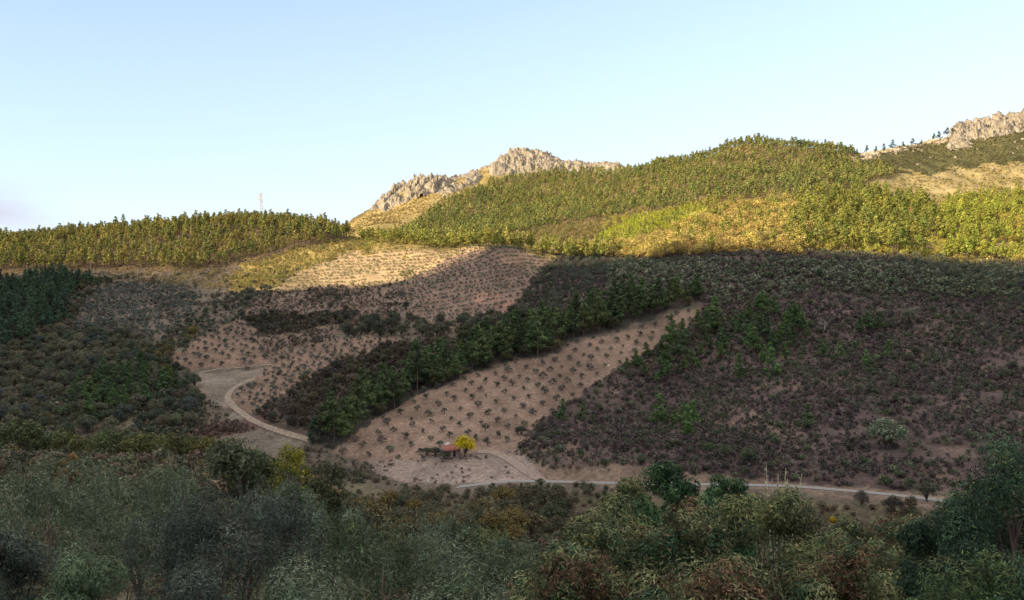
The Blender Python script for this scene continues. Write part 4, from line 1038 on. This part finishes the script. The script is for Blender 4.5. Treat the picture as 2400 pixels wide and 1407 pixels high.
def outcrop(name, label, poly, tr, amp, seed, cell=8.0, res=1.15, keep=0.0, group=None):
    x0, x1, y0, y1 = bbox(poly, tr); y0 -= 6; y1 += 25; x0 -= 4; x1 += 4
    X, Y = np.meshgrid(np.arange(x0, x1, res), np.arange(y0, y1, res * 1.5))
    z, t, u, v = lookup(X, Y)
    wx, wy = 9 * fbm(X / 14, Y / 14, seed, 3), 9 * fbm(X / 14 + 30, Y / 14, seed + 5, 3)
    M = ((t >= tr[0]) & (t < tr[1] + 0.10) & inpoly(u + wx, np.maximum(v, np.min([p[1] for p in poly]) + 4) + wy, poly)).astype(float)
    if keep: M *= (fbm(X / 16, Y / 16, seed + 9, 3) > keep)
    for _ in range(3):
        P = np.pad(M, 2, mode='edge')
        M = sum(P[2 + a:2 + a + M.shape[0], 2 + b:2 + b + M.shape[1]] for a in (-2, -1, 0, 1, 2) for b in (-2, -1, 0, 1, 2)) / 25
    Xw = X + 3 * fbm(X / 9, Y / 9, seed + 20, 3); Yw = Y + 3 * fbm(X / 9 + 9, Y / 9, seed + 21, 3)
    c1, e1 = cells(Xw / cell, Yw / (cell * 1.3), seed * 7 + 1); c2, e2 = cells(Xw / (cell * .42), Yw / (cell * .5), seed * 7 + 30)
    c3, e3 = cells(Xw / (cell * .2), Yw / (cell * .22), seed * 7 + 60)
    h = 0.42 + 0.52 * c1 + 0.22 * c2 + 0.07 * c3 + 0.35 * fbm(X / 30, Y / 30, seed + 40, 3)
    h -= 0.30 * np.clip(1 - e1 * 4, 0, 1) + 0.10 * np.clip(1 - e2 * 4, 0, 1)
    Zr = z - 1.0 + np.clip(M * 1.7, 0, 1) * (1.2 + amp * np.maximum(h, -0.05))
    idx = np.arange(X.size).reshape(X.shape)
    q = np.stack([idx[:-1, :-1], idx[:-1, 1:], idx[1:, 1:], idx[1:, :-1]], -1).reshape(-1, 4)
    q = q[(M.ravel()[q] > 0.12).any(1)]
    used, inv = np.unique(q, return_inverse=True)
    V = np.stack([X, Y, Zr], -1).reshape(-1, 3)[used]
    V[:, :2] += 0.35 * RNG.normal(size=(len(V), 2))
    o = link(name, make_mesh(name, V, inv.reshape(-1, 4), [M_ROCK], smooth=False))
    tag(o, label, 'rock outcrop', group)
TR = (18.2, 20.45)
outcrop('rock_outcrop', 'jagged grey cliff stepping down the left shoulder of the peak', [(868, 486), (895, 455), (935, 428), (960, 405), (1040, 410), (1050, 438), (1000, 456), (950, 474), (905, 492)], TR, 15, 1, cell=9)
outcrop('rock_outcrop', 'broad pale rock dome crowning the central peak', [(1148, 412), (1160, 380), (1190, 350), (1240, 340), (1300, 350), (1340, 378), (1335, 404), (1270, 402), (1210, 405)], TR, 10, 2, cell=11)
outcrop('rock_outcrop', 'low pale rock ridge trailing right from the central peak', [(1330, 370), (1385, 375), (1460, 388), (1455, 406), (1400, 406), (1335, 406)], TR, 5, 3, cell=7)
outcrop('rock_outcrop', 'patchy rock slabs between the left cliff and the peak', [(1020, 464), (1055, 412), (1100, 395), (1160, 380), (1150, 408), (1090, 438), (1040, 462)], TR, 6, 4, cell=7, keep=-0.05)
outcrop('rock_outcrop', 'tall pale crag on the skyline at the right edge', [(2225, 328), (2250, 290), (2300, 270), (2400, 250), (2640, 205), (2640, 262), (2400, 302), (2330, 318), (2260, 330)], TR, 15, 5, cell=9)
outcrop('rock_outcrop', 'broken rock slabs just under the right crag', [(2215, 345), (2240, 330), (2280, 332), (2270, 345), (2230, 352)], TR, 6, 6, cell=6)
ROCKY = [(2330, 343), (2380, 335), (2398, 328), (2385, 350), (2375, 362), (2290, 352), (2215, 362), (2225, 368), (2180, 372), (2310, 330), (2355, 318), (2395, 312), (2240, 372), (2150, 388), (2395, 345), (2060, 372), (2100, 362), (2140, 356),
         (2180, 422), (2200, 418), (2250, 410), (2290, 405), (2330, 398), (2360, 395), (2390, 390), (2120, 436), (2160, 440), (2300, 420), (2350, 450), (2380, 470)]
for i, (u, v) in enumerate(ROCKY):
    rng = np.random.default_rng(900 + i)
    x, y, z = locate(u, v, 17.2, 20.3)
    b = block(rng, 0.8) * rng.uniform(1.6, 4.2)
    o = link('boulder', make_mesh('boulder', b, ICO_F, [M_ROCK]), loc=(x, y, z + 0.3))
    if v < 380: tag(o, 'pale boulder on the dark scrub slope under the right crag', 'boulder', 'boulders under the right crag')
    else: tag(o, 'pale boulder on the dry golden slope at the right', 'boulder', 'boulders on the dry golden slope')

# ------------------------------------------------------------------ radio mast on the left hill
def bars(segs, r, sides=4):
    return join_tubes([tube([a, b], [r, r], sides) for a, b in segs])
M_STEEL = plain_mat('galvanised_steel', (0.50, 0.50, 0.51), rough=0.5, namp=0.08)
x, y, z = locate(612, 524, 13.8, 15.2)
mast = link('radio_mast', None, loc=(x, y, z)); mast.empty_display_size = 1
tag(mast, 'slender pale lattice radio mast rising above the left pine wood', 'radio mast')
Hm = 33.0
def half(zz): return 1.5 - 0.75 * zz / Hm
corners = [(-1, -1), (1, -1), (1, 1), (-1, 1)]
for cx, cy in corners:
    v, q = tube([[cx * half(0), cy * half(0), -0.5], [cx * half(Hm), cy * half(Hm), Hm]], [0.13, 0.10], 5)
    link('leg', make_mesh('mast_leg', v, q, [M_STEEL]), mast)
seg = []
lv = np.linspace(0, Hm, 12)
for a, b in zip(lv[:-1], lv[1:]):
    for k in range(4):
        c0, c1 = corners[k], corners[(k + 1) % 4]
        p0 = np.array([c0[0] * half(a), c0[1] * half(a), a]); p1 = np.array([c1[0] * half(b), c1[1] * half(b), b])
        p2 = np.array([c1[0] * half(a), c1[1] * half(a), a]); p3 = np.array([c0[0] * half(b), c0[1] * half(b), b])
        seg += [(p0, p1), (p2, p3), (p3, p1)]
v, q = bars(seg, 0.10); link('bracing', make_mesh('mast_bracing', v, q, [M_STEEL]), mast)
M_DISH = plain_mat('antenna_grey', (0.42, 0.42, 0.44), rough=0.6, namp=0.08)
def dish(r):
    th = np.linspace(0, 2 * math.pi, 20, endpoint=False)
    rr = np.array([0.02, 0.4, 0.75, 1.0, 1.0, 0.7]) * r; dd = np.array([0.0, 0.08, 0.22, 0.38, 0.30, 0.12]) * r
    V = np.stack([np.outer(rr, np.cos(th)), np.repeat(-dd[:, None], 20, 1), np.outer(rr, np.sin(th))], -1).reshape(-1, 3)
    idx = np.arange(6 * 20).reshape(6, 20)
    q = np.stack([idx[:-1], np.roll(idx, -1, 1)[:-1], np.roll(idx, -1, 1)[1:], idx[1:]], -1).reshape(-1, 4)
    return V, q
for (dx, dz, r) in ((-1.4, 29.5, 1.3), (1.3, 28.2, 1.0), (-1.2, 26.0, 1.3), (1.4, 21.5, 1.1)):
    v, q = dish(r); link('dish', make_mesh('mast_dish', v + np.array([dx, -1.0, dz]), q, [M_DISH], smooth=True), mast)
for dx in (-1.1, 0, 1.1):
    v, q = tube([[dx, -0.9, 31.0], [dx, -0.9, 33.8]], [0.22, 0.22], 6)
    link('antenna', make_mesh('mast_antenna', v, q, [M_DISH]), mast)
v, q = tube([[0, 0, Hm], [0, 0, Hm + 2.5]], [0.07, 0.03], 5); link('spike', make_mesh('mast_spike', v, q, [M_STEEL]), mast)

# ------------------------------------------------------------------ hut by the yellow tree
def box_mesh(name, x0, x1, y0, y1, z0, z1, mat):
    v = np.array([[a, b, c] for c in (z0, z1) for b in (y0, y1) for a in (x0, x1)], float)
    f = np.array([[0, 1, 5, 4], [1, 3, 7, 5], [3, 2, 6, 7], [2, 0, 4, 6], [4, 5, 7, 6], [0, 2, 3, 1]])
    return make_mesh(name, v, f, [mat])
x, y, z = locate(1057, 1070, 7, 14)
hut = link('hut', None, loc=(x, y, z)); hut.rotation_euler = (0, 0, 0.35)
tag(hut, 'small stone hut with a red tiled roof beside the yellow tree', 'hut')
M_WALL = plain_mat('rough_wall', (0.34, 0.25, 0.21), nscale=2.5, namp=0.25)
M_TILE = plain_mat('red_clay_roof', (0.22, 0.085, 0.065), nscale=4, namp=0.3)
W, D, HW, HR = 2.4, 1.9, 2.0, 3.1
v = np.array([[-W, -D, -0.4], [W, -D, -0.4], [W, D, -0.4], [-W, D, -0.4], [-W, -D, HW], [W, -D, HW], [W, D, HR], [-W, D, HR]], float)
f = np.array([[0, 1, 5, 4], [1, 2, 6, 5], [2, 3, 7, 6], [3, 0, 4, 7]])
link('wall', make_mesh('hut_wall', v, f, [M_WALL]), hut)
nr_ = 22; xs = np.linspace(-W - 0.35, W + 0.35, nr_ * 4 + 1); wv = 0.05 * np.abs(np.sin(np.linspace(0, nr_ * math.pi, len(xs))))
sl = (HR - HW) / (2 * D)
top = []; 
for yy in (-D - 0.35, D + 0.3):
    zz = HW + (yy + D) * sl + 0.05
    top.append(np.stack([xs, np.full_like(xs, yy), zz + wv], 1)); top.append(np.stack([xs, np.full_like(xs, yy), np.full_like(xs, zz - 0.08)], 1))
V = np.concatenate([top[0], top[2], top[1], top[3]]); n = len(xs); a = np.arange(n - 1)
q = np.concatenate([np.stack([a, a + 1, a + 1 + n, a + n], 1), np.stack([a + 2 * n, a + 3 * n, a + 1 + 3 * n, a + 1 + 2 * n], 1),
                    np.stack([a, a + 2 * n, a + 1 + 2 * n, a + 1], 1), np.stack([a + n, a + n + 1, a + 3 * n + 1, a + 3 * n], 1)])
link('roof', make_mesh('hut_roof', V, q, [M_TILE]), hut)
link('door', box_mesh('hut_door', 0.1, 0.95, -D - 0.05, -D + 0.02, 0, 1.75, plain_mat('dark_wood', (0.04, 0.025, 0.02))), hut)
link('window', box_mesh('hut_window', -1.4, -0.8, -D - 0.04, -D + 0.02, 0.9, 1.5, plain_mat('dark_opening', (0.03, 0.03, 0.035))), hut)
# sheets of pale corrugated metal lying beside the hut
x2, y2, z2 = locate(1040, 1052, 7, 14)
for k in range(2):
    xs = np.linspace(-1.6, 1.6, 40); wv = 0.05 * np.sin(xs * 18)
    A = np.stack([xs, np.full_like(xs, -0.45), wv], 1); B = np.stack([xs, np.full_like(xs, 0.45), wv + 0.10], 1)
    C_ = A - [0, 0, 0.02]; D_ = B - [0, 0, 0.02]; n = 40; a = np.arange(n - 1)
    V = np.concatenate([A, B, C_, D_])
    q = np.concatenate([np.stack([a, a + 1, a + 1 + n, a + n], 1), np.stack([a + 2 * n, a + 3 * n, a + 1 + 3 * n, a + 1 + 2 * n], 1), np.stack([a, a + 2 * n, a + 1 + 2 * n, a + 1], 1)])
    o = link('metal_sheet', make_mesh('metal_sheet', V, q, [M_STEEL]), loc=(x2 + 0.2 * k, y2 + 2.0 * k, z2 + 0.35 + 0.45 * k)); o.rotation_euler = (0.25, -0.35, 0.4)
    tag(o, ('lower' if k == 0 else 'upper') + ' pale corrugated sheet lying just left of the hut', 'metal sheet')
# pale stones catching the eye in the orchard
for (u, v, s_, lb) in ((1427, 858, 0.8, 'white stone near the right edge of the bare orchard'), (935, 786, 1.0, 'white stone at the top of the olives right of the track'), (1003, 1128, 0.9, 'pale stone by the left end of the road')):
    rng = np.random.default_rng(int(u)); x, y, z = locate(u, v, 7, 15)
    b = block(rng, 0.7) * s_
    tag(link('boulder', make_mesh('boulder', b, ICO_F, [plain_mat('white_stone', (0.5, 0.48, 0.45))]), loc=(x, y, z + 0.2)), lb, 'boulder')

# ------------------------------------------------------------------ branching helper for dead tree, stems and near bushes
def grow(rng, p, d, length, r, depth, out, spread=0.6, up=0.15):
    n = 5; pts = [np.array(p, float)]; d = np.array(d, float)
    for i in range(n):
        d = d + rng.normal(0, 0.13, 3) + np.array([0, 0, up * 0.2]); d /= np.linalg.norm(d)
        pts.append(pts[-1] + d * length / n)
    out.append((np.array(pts), np.linspace(r, r * 0.55, n + 1)))
    if depth > 0:
        for k in range(rng.integers(2, 4)):
            nd = d + rng.normal(0, spread, 3); nd /= np.linalg.norm(nd)
            grow(rng, pts[rng.integers(3, n + 1)], nd, length * 0.7, r * 0.55, depth - 1, out, spread, up)
x, y, z = locate(1932, 778, 8, 15)
rng = np.random.default_rng(4); br = []
grow(rng, (0, 0, -0.3), (0.1, 0, 1), 3.6, 0.16, 3, br, 0.55)
v, q = join_tubes([tube(p, r, 5) for p, r in br])
tag(link('dead_tree', make_mesh('dead_tree', v, q, [M_PALE], smooth=True), loc=(x, y, z)), 'bare bleached dead tree standing above the young pines', 'dead tree')

# ------------------------------------------------------------------ near trees and bushes
def near_tree(name, label, cat, u, Y, vtop, halfw, mat, tints, seed, n=16000, leaf=0.05, aspect=0.3, clumps=60, base=0.15, shoots=0, group=None, deep=1.0, cr=0.2, shoot_len=0.8, xrot=None):
    rng = np.random.default_rng(seed)
    X = (u - 1200) / F * Y; zt = (HV - vtop) / F * Y; zg = ground_z(X, Y); Ht = zt - zg; Wd = halfw / F * Y
    root = link(name, None, loc=(X, Y, zg)); root.empty_display_size = 0.3
    tag(root, label, cat, group)
    cs, rs, br = [], [], []
    for k in range(rng.integers(2, 4)):
        a = rng.random() * 6.28
        grow(rng, (0.1 * math.cos(a), 0.1 * math.sin(a), -0.2), (0.45 * math.cos(a), 0.45 * math.sin(a), 1), Ht * 0.42, 0.035 * Ht ** 0.5 + 0.03, 3, br, 0.5)
    zmax = max(p[:, 2].max() for p, _ in br); xm = max(np.abs(p[:, :2]).max() for p, _ in br)
    br = [(p * np.array([0.6 * Wd / xm, 0.6 * Wd / xm, 0.78 * Ht / zmax]), r) for p, r in br]
    for i in range(clumps):
        d = rand_dirs(rng, 1)[0]
        k = 0.55 + 0.45 * rng.random() ** 0.5
        r_ = min(Wd, Ht) * cr * rng.uniform(0.7, 1.5)
        zc = Ht * (base + 1) / 2; hz = Ht * (1 - base) / 2
        c = np.array([d[0] * (Wd - r_ * 0.6) * k, d[1] * (Wd * deep - r_ * 0.6) * k, zc + d[2] * (hz - r_ * 0.6) * k])
        cs.append(c); rs.append(r_)
    cs = np.array(cs); rs = np.array(rs)
    cs[:, :2] *= Wd / np.max(np.abs(cs[:, 0]) + rs * 0.8)
    zlo = base * Ht; k_ = (Ht - zlo) / (np.max(cs[:, 2] + rs * 0.85) - zlo); cs[:, 2] = zlo + (cs[:, 2] - zlo) * k_
    V, Fc, g = leaf_cloud(rng, cs, rs, n, leaf, aspect=aspect, tri=False, shell=0.65, outward=1.9, squash=0.95, vary=0.38, droop=0.1)
    parts = [(V, Fc, g)]
    if shoots:
        # upright leafy shoots standing out of the crown
        sh, st = [], []
        top = np.argsort(-cs[:, 2])[:max(6, clumps * 2 // 3)]
        for k in range(shoots):
            ci = top[rng.integers(0, len(top))]
            p0 = cs[ci] + rs[ci] * np.array([rng.normal(0, .5), rng.normal(0, .5), 0.5])
            L = shoot_len * rng.uniform(0.4, 1.1); dd = np.array([rng.normal(0, .18), rng.normal(0, .18), 1.0])
            tt = np.linspace(0, 1, 12)
            pts = p0 + dd * (tt * L)[:, None]
            br.append((pts[::4], np.array([0.008, 0.006, 0.004])[:len(pts[::4])]))
            sh.append(np.repeat(pts, 3, 0))
        pos = np.concatenate(sh); m = len(pos)
        a = rand_dirs(rng, m); a[:, 2] = np.abs(a[:, 2]) + 0.6; a /= np.linalg.norm(a, axis=1)[:, None]
        b = np.cross(a, rand_dirs(rng, m)); b /= np.linalg.norm(b, axis=1)[:, None]
        sz = leaf * rng.uniform(0.6, 1.2, m)[:, None]
        q4 = np.stack([pos, pos + a * sz - b * sz * aspect * .5, pos + a * sz * 2, pos + a * sz + b * sz * aspect * .5], 1)
        parts.append((q4.reshape(-1, 3), np.arange(m * 4).reshape(m, 4), np.repeat(rng.normal(1.1, 0.2, m), 4)))
    VV = np.concatenate([p[0] for p in parts]); o = 0; FF = []
    for p in parts: FF.append(p[1] + o); o += len(p[0])
    GG = np.concatenate([p[2] for p in parts])
    nl = sum(len(p[1]) for p in parts); tints = np.asarray(tints, float)
    cen = VV.reshape(nl, 4, 3).mean(1)
    pn = (fbm(cen[:, 0] * 1.6 + 9, cen[:, 2] * 1.6 + cen[:, 1], seed, 3) + 1) / 2
    ti = np.where(rng.random(nl) < 0.65, (pn * len(tints)).astype(int).clip(0, len(tints) - 1), rng.integers(0, len(tints), nl))
    C = np.repeat(tints[ti], 4, 0) * GG[:, None]
    link('crown', make_mesh(name + '_crown', VV, np.concatenate(FF), [mat], np.clip(C, 0.004, 0.9)), root)
    v, q = join_tubes([tube(p, r, 5) for p, r in br])
    link('trunk', make_mesh(name + '_trunk', v, q, [M_BARK], smooth=True), root)
    return root

T_OL = [(0.092, 0.122, 0.070), (0.135, 0.165, 0.105), (0.056, 0.082, 0.044), (0.10, 0.12, 0.052)]
T_OLD = [(0.040, 0.054, 0.040), (0.076, 0.096, 0.072), (0.024, 0.034, 0.026)]
T_OLG = [(0.075, 0.105, 0.055), (0.105, 0.13, 0.07), (0.055, 0.085, 0.055)]
def olive(label, u, Y, vtop, hw, T, seed, n=26000, leaf=None, clumps=30, shoots=90, sl=0.7):
    near_tree('silver_olive', label, 'olive bush', u, Y, vtop, hw, M_NEAR, T, seed, n=int(n * 1.6), leaf=leaf or (0.018 + 0.0016 * Y), aspect=0.30, clumps=clumps, shoots=shoots, shoot_len=sl, cr=0.27)
olive('large silver-green olive filling the left edge', 70, 24, 1085, 300, T_OL, 11, n=34000)
olive('dark blue-grey olive with upright shoots left of centre', 540, 19, 1135, 225, T_OLD, 12, n=34000)
olive('wide pale grey-green olive at the bottom centre', 905, 14, 1235, 330, T_OL, 13, n=36000, sl=0.4)
olive('silver olive behind, below the yellow poplar', 690, 33, 1128, 90, T_OL, 14, n=16000, shoots=60)
olive('small olive with pale upright shoots beside the valley bottom', 1045, 32, 1215, 90, T_OL, 15, n=12000, shoots=60, clumps=30)
olive('silver-green olive behind, between the two tallest olives', 340, 34, 1100, 170, T_OL, 16, n=24000, shoots=100)
olive('greener olive at the bottom left in front of the large one', 230, 12, 1290, 150, T_OLG, 17, n=22000, shoots=30, sl=0.3)
olive('shadowy olive cut off by the bottom left corner', -30, 12, 1240, 170, T_OLD, 18, n=22000, shoots=20, sl=0.3)
olive('low olive between the wide olive and the autumn bushes', 1190, 20, 1268, 120, T_OLG, 19, n=16000, shoots=30, sl=0.4)
olive('dusky olive behind the dark one, reaching to the poplar', 800, 27, 1190, 120, T_OL, 20, n=18000, shoots=60)
olive('low dark olive filling the gap under the blue-grey one', 420, 14, 1330, 160, T_OLD, 21, n=18000, shoots=20, sl=0.3)

T_AU = [(0.095, 0.105, 0.042), (0.06, 0.09, 0.038), (0.13, 0.078, 0.045), (0.14, 0.145, 0.07), (0.045, 0.075, 0.038), (0.08, 0.10, 0.04)]
T_AUG = [(0.17, 0.17, 0.065), (0.12, 0.135, 0.055), (0.08, 0.10, 0.05), (0.17, 0.13, 0.06)]
T_LAU = [(0.036, 0.075, 0.032), (0.055, 0.10, 0.040), (0.026, 0.055, 0.026)]
T_TEAL = [(0.040, 0.074, 0.042), (0.058, 0.10, 0.055), (0.026, 0.048, 0.030), (0.085, 0.115, 0.045)]
def bush(name, label, u, Y, vtop, hw, T, seed, n=18000, leaf=None, aspect=0.55, clumps=50, cat='bush', cr=0.24, base=0.02):
    near_tree(name, label, cat, u, Y, vtop, hw, M_NEAR, T, seed, n=int(n * 1.7), leaf=(leaf or (0.016 + 0.0024 * Y)) * 0.76, aspect=aspect, clumps=clumps, base=base, cr=cr)
bush('autumn_bush', 'tall olive-brown autumn bush right of the bottom centre', 1790, 12, 1140, 165, T_AUG, 31, n=20000)
bush('autumn_bush', 'green and rust autumn bush left of the tall one', 1570, 11, 1168, 190, T_AU, 32, n=22000)
bush('autumn_bush', 'rust-flecked low bush at the bottom beside the olives', 1330, 10, 1262, 180, T_AU, 33, n=20000)
bush('autumn_bush', 'dark autumn bush at the bottom between the tall one and the right edge', 1960, 10, 1265, 170, T_AU, 34, n=20000)
bush('autumn_bush', 'rusty bush in the bottom middle of the autumn bushes', 1650, 8, 1300, 200, T_AU, 35, n=20000)
bush('autumn_bush', 'dull green brush filling the slope under the small sapling', 1425, 17, 1160, 150, T_AUG, 47, n=16000)
bush('autumn_bush', 'dusky brown brush behind the two glossy saplings', 1640, 27, 1165, 150, T_AU, 48, n=16000)
bush('autumn_bush', 'brownish brush right of the dry stalks', 1900, 26, 1215, 120, T_AU, 49, n=12000)
bush('autumn_bush', 'green brush on the slope left of the dark evergreens', 2090, 16, 1262, 120, T_AUG, 50, n=14000)
bush('autumn_bush', 'brown brush below the right end of the road', 2110, 34, 1205, 110, T_AU, 51, n=12000)
bush('laurel_sapling', 'glossy green sapling rising in front of the road', 1556, 22, 1078, 92, T_LAU, 36, n=9000, leaf=0.085, aspect=0.5, clumps=44, cat='sapling', cr=0.26, base=0.45)
bush('laurel_sapling', 'lower glossy green sapling between the road and tall autumn bush', 1700, 20, 1112, 88, T_LAU, 37, n=9000, leaf=0.08, aspect=0.5, clumps=44, cat='sapling', cr=0.26, base=0.45)
bush('laurel_sapling', 'small dull green sapling at the left end of the road cut', 1468, 24, 1118, 62, T_AUG, 38, n=7000, leaf=0.085, aspect=0.5, clumps=36, cat='sapling', cr=0.3, base=0.4)
bush('evergreen_bush', 'towering dark teal evergreen at the right edge', 2420, 9, 1000, 230, T_TEAL, 39, n=30000, aspect=0.4, clumps=70)
bush('evergreen_bush', 'lower dark evergreen left of the towering one', 2240, 10.5, 1150, 150, T_TEAL, 40, n=22000, aspect=0.4, clumps=60)
bush('evergreen_bush', 'dark evergreen at the bottom right corner', 2290, 7.5, 1280, 200, T_TEAL + [(0.08, 0.10, 0.04)], 41, n=24000, aspect=0.4, clumps=60)
bush('gorse_bush', 'bush with a bright yellow-orange top above the autumn bushes', 1945, 38, 1212, 20, [(0.38, 0.25, 0.02), (0.30, 0.21, 0.02)], 42, n=1200, clumps=10)
bush('autumn_bush', 'olive-brown bush just right of the yellow-topped one', 2000, 45, 1205, 60, T_AUG, 43, n=6000)
near_tree('poplar', 'bright yellow poplar behind the silver olives', 'poplar tree', 683, 120, 1038, 56, M_LEAF, [(0.26, 0.235, 0.02), (0.18, 0.18, 0.025), (0.11, 0.115, 0.03)], 44, n=5000, leaf=0.20, aspect=0.7, clumps=60, base=0.0, cr=0.22)
near_tree('oak_tree', 'rounded dark green oak right of the yellow poplar', 'oak tree', 768, 118, 1078, 52, M_LEAF, [(0.06, 0.07, 0.038), (0.08, 0.082, 0.038)], 45, n=6000, leaf=0.22, aspect=0.7, clumps=50, base=0.0, cr=0.25)
bush('autumn_bush', 'orange autumn bush above the olives at the far left', 158, 60, 1062, 30, [(0.20, 0.095, 0.025), (0.13, 0.085, 0.03)], 46, n=2500, clumps=20)
# pale dry flower stalks
X = (1822 - 1200) / F * 17; zg = ground_z(X, 17); zt = (HV - 1088) / F * 17
rng = np.random.default_rng(77); st = []
for k in range(9):
    p0 = np.array([rng.normal(0, .05), rng.normal(0, .05), 0]); tip = np.array([rng.normal(0, 0.16), rng.normal(0, 0.12), zt - zg - rng.uniform(0, 0.5)])
    mid = p0 * 0.4 + tip * 0.6 * np.array([0.6, 0.6, 1])
    st.append(tube([p0, mid, tip], [0.012, 0.010, 0.006], 4))
    for j in range(9):
        q0 = mid + (tip - mid) * (0.4 + 0.6 * j / 9); st.append(tube([q0, q0 + np.array([rng.normal(0, .035), rng.normal(0, .035), 0.06])], [0.006, 0.016], 4))
v, q = join_tubes(st)
tag(link('dry_stalks', make_mesh('dry_stalks', v, q, [plain_mat('straw', (0.50, 0.46, 0.30), nscale=8)], smooth=True), loc=(X, 17, zg)), 'tuft of tall pale dry stalks in front of the road', 'stalk tuft')
# grass and leaf litter on the near bank
items = []; rng = np.random.default_rng(55)
GR = shrub_proto(560, 60, 0.16, M_LEAF)
n = 5000; Yg = np.exp(rng.uniform(math.log(5), math.log(140), n)); ug = rng.uniform(-300, 2700, n); Xg = (ug - 1200) / F * Yg
zg_ = lookup(Xg, Yg)[0]
tt = np.array([(0.13, 0.10, 0.055), (0.09, 0.09, 0.045), (0.16, 0.10, 0.05)])[rng.integers(0, 3, n)]
V, Fs, C = merge_protos([(GR, Xg, Yg, zg_, 0.25 + Yg * 0.007, 1.6, rng.random(n) * 6, tt)])
tag(link('grass', make_mesh('grass', V, Fs, [M_LEAF], C)), 'rough dry grass and low weeds on the near bank', 'grass', kind='stuff')
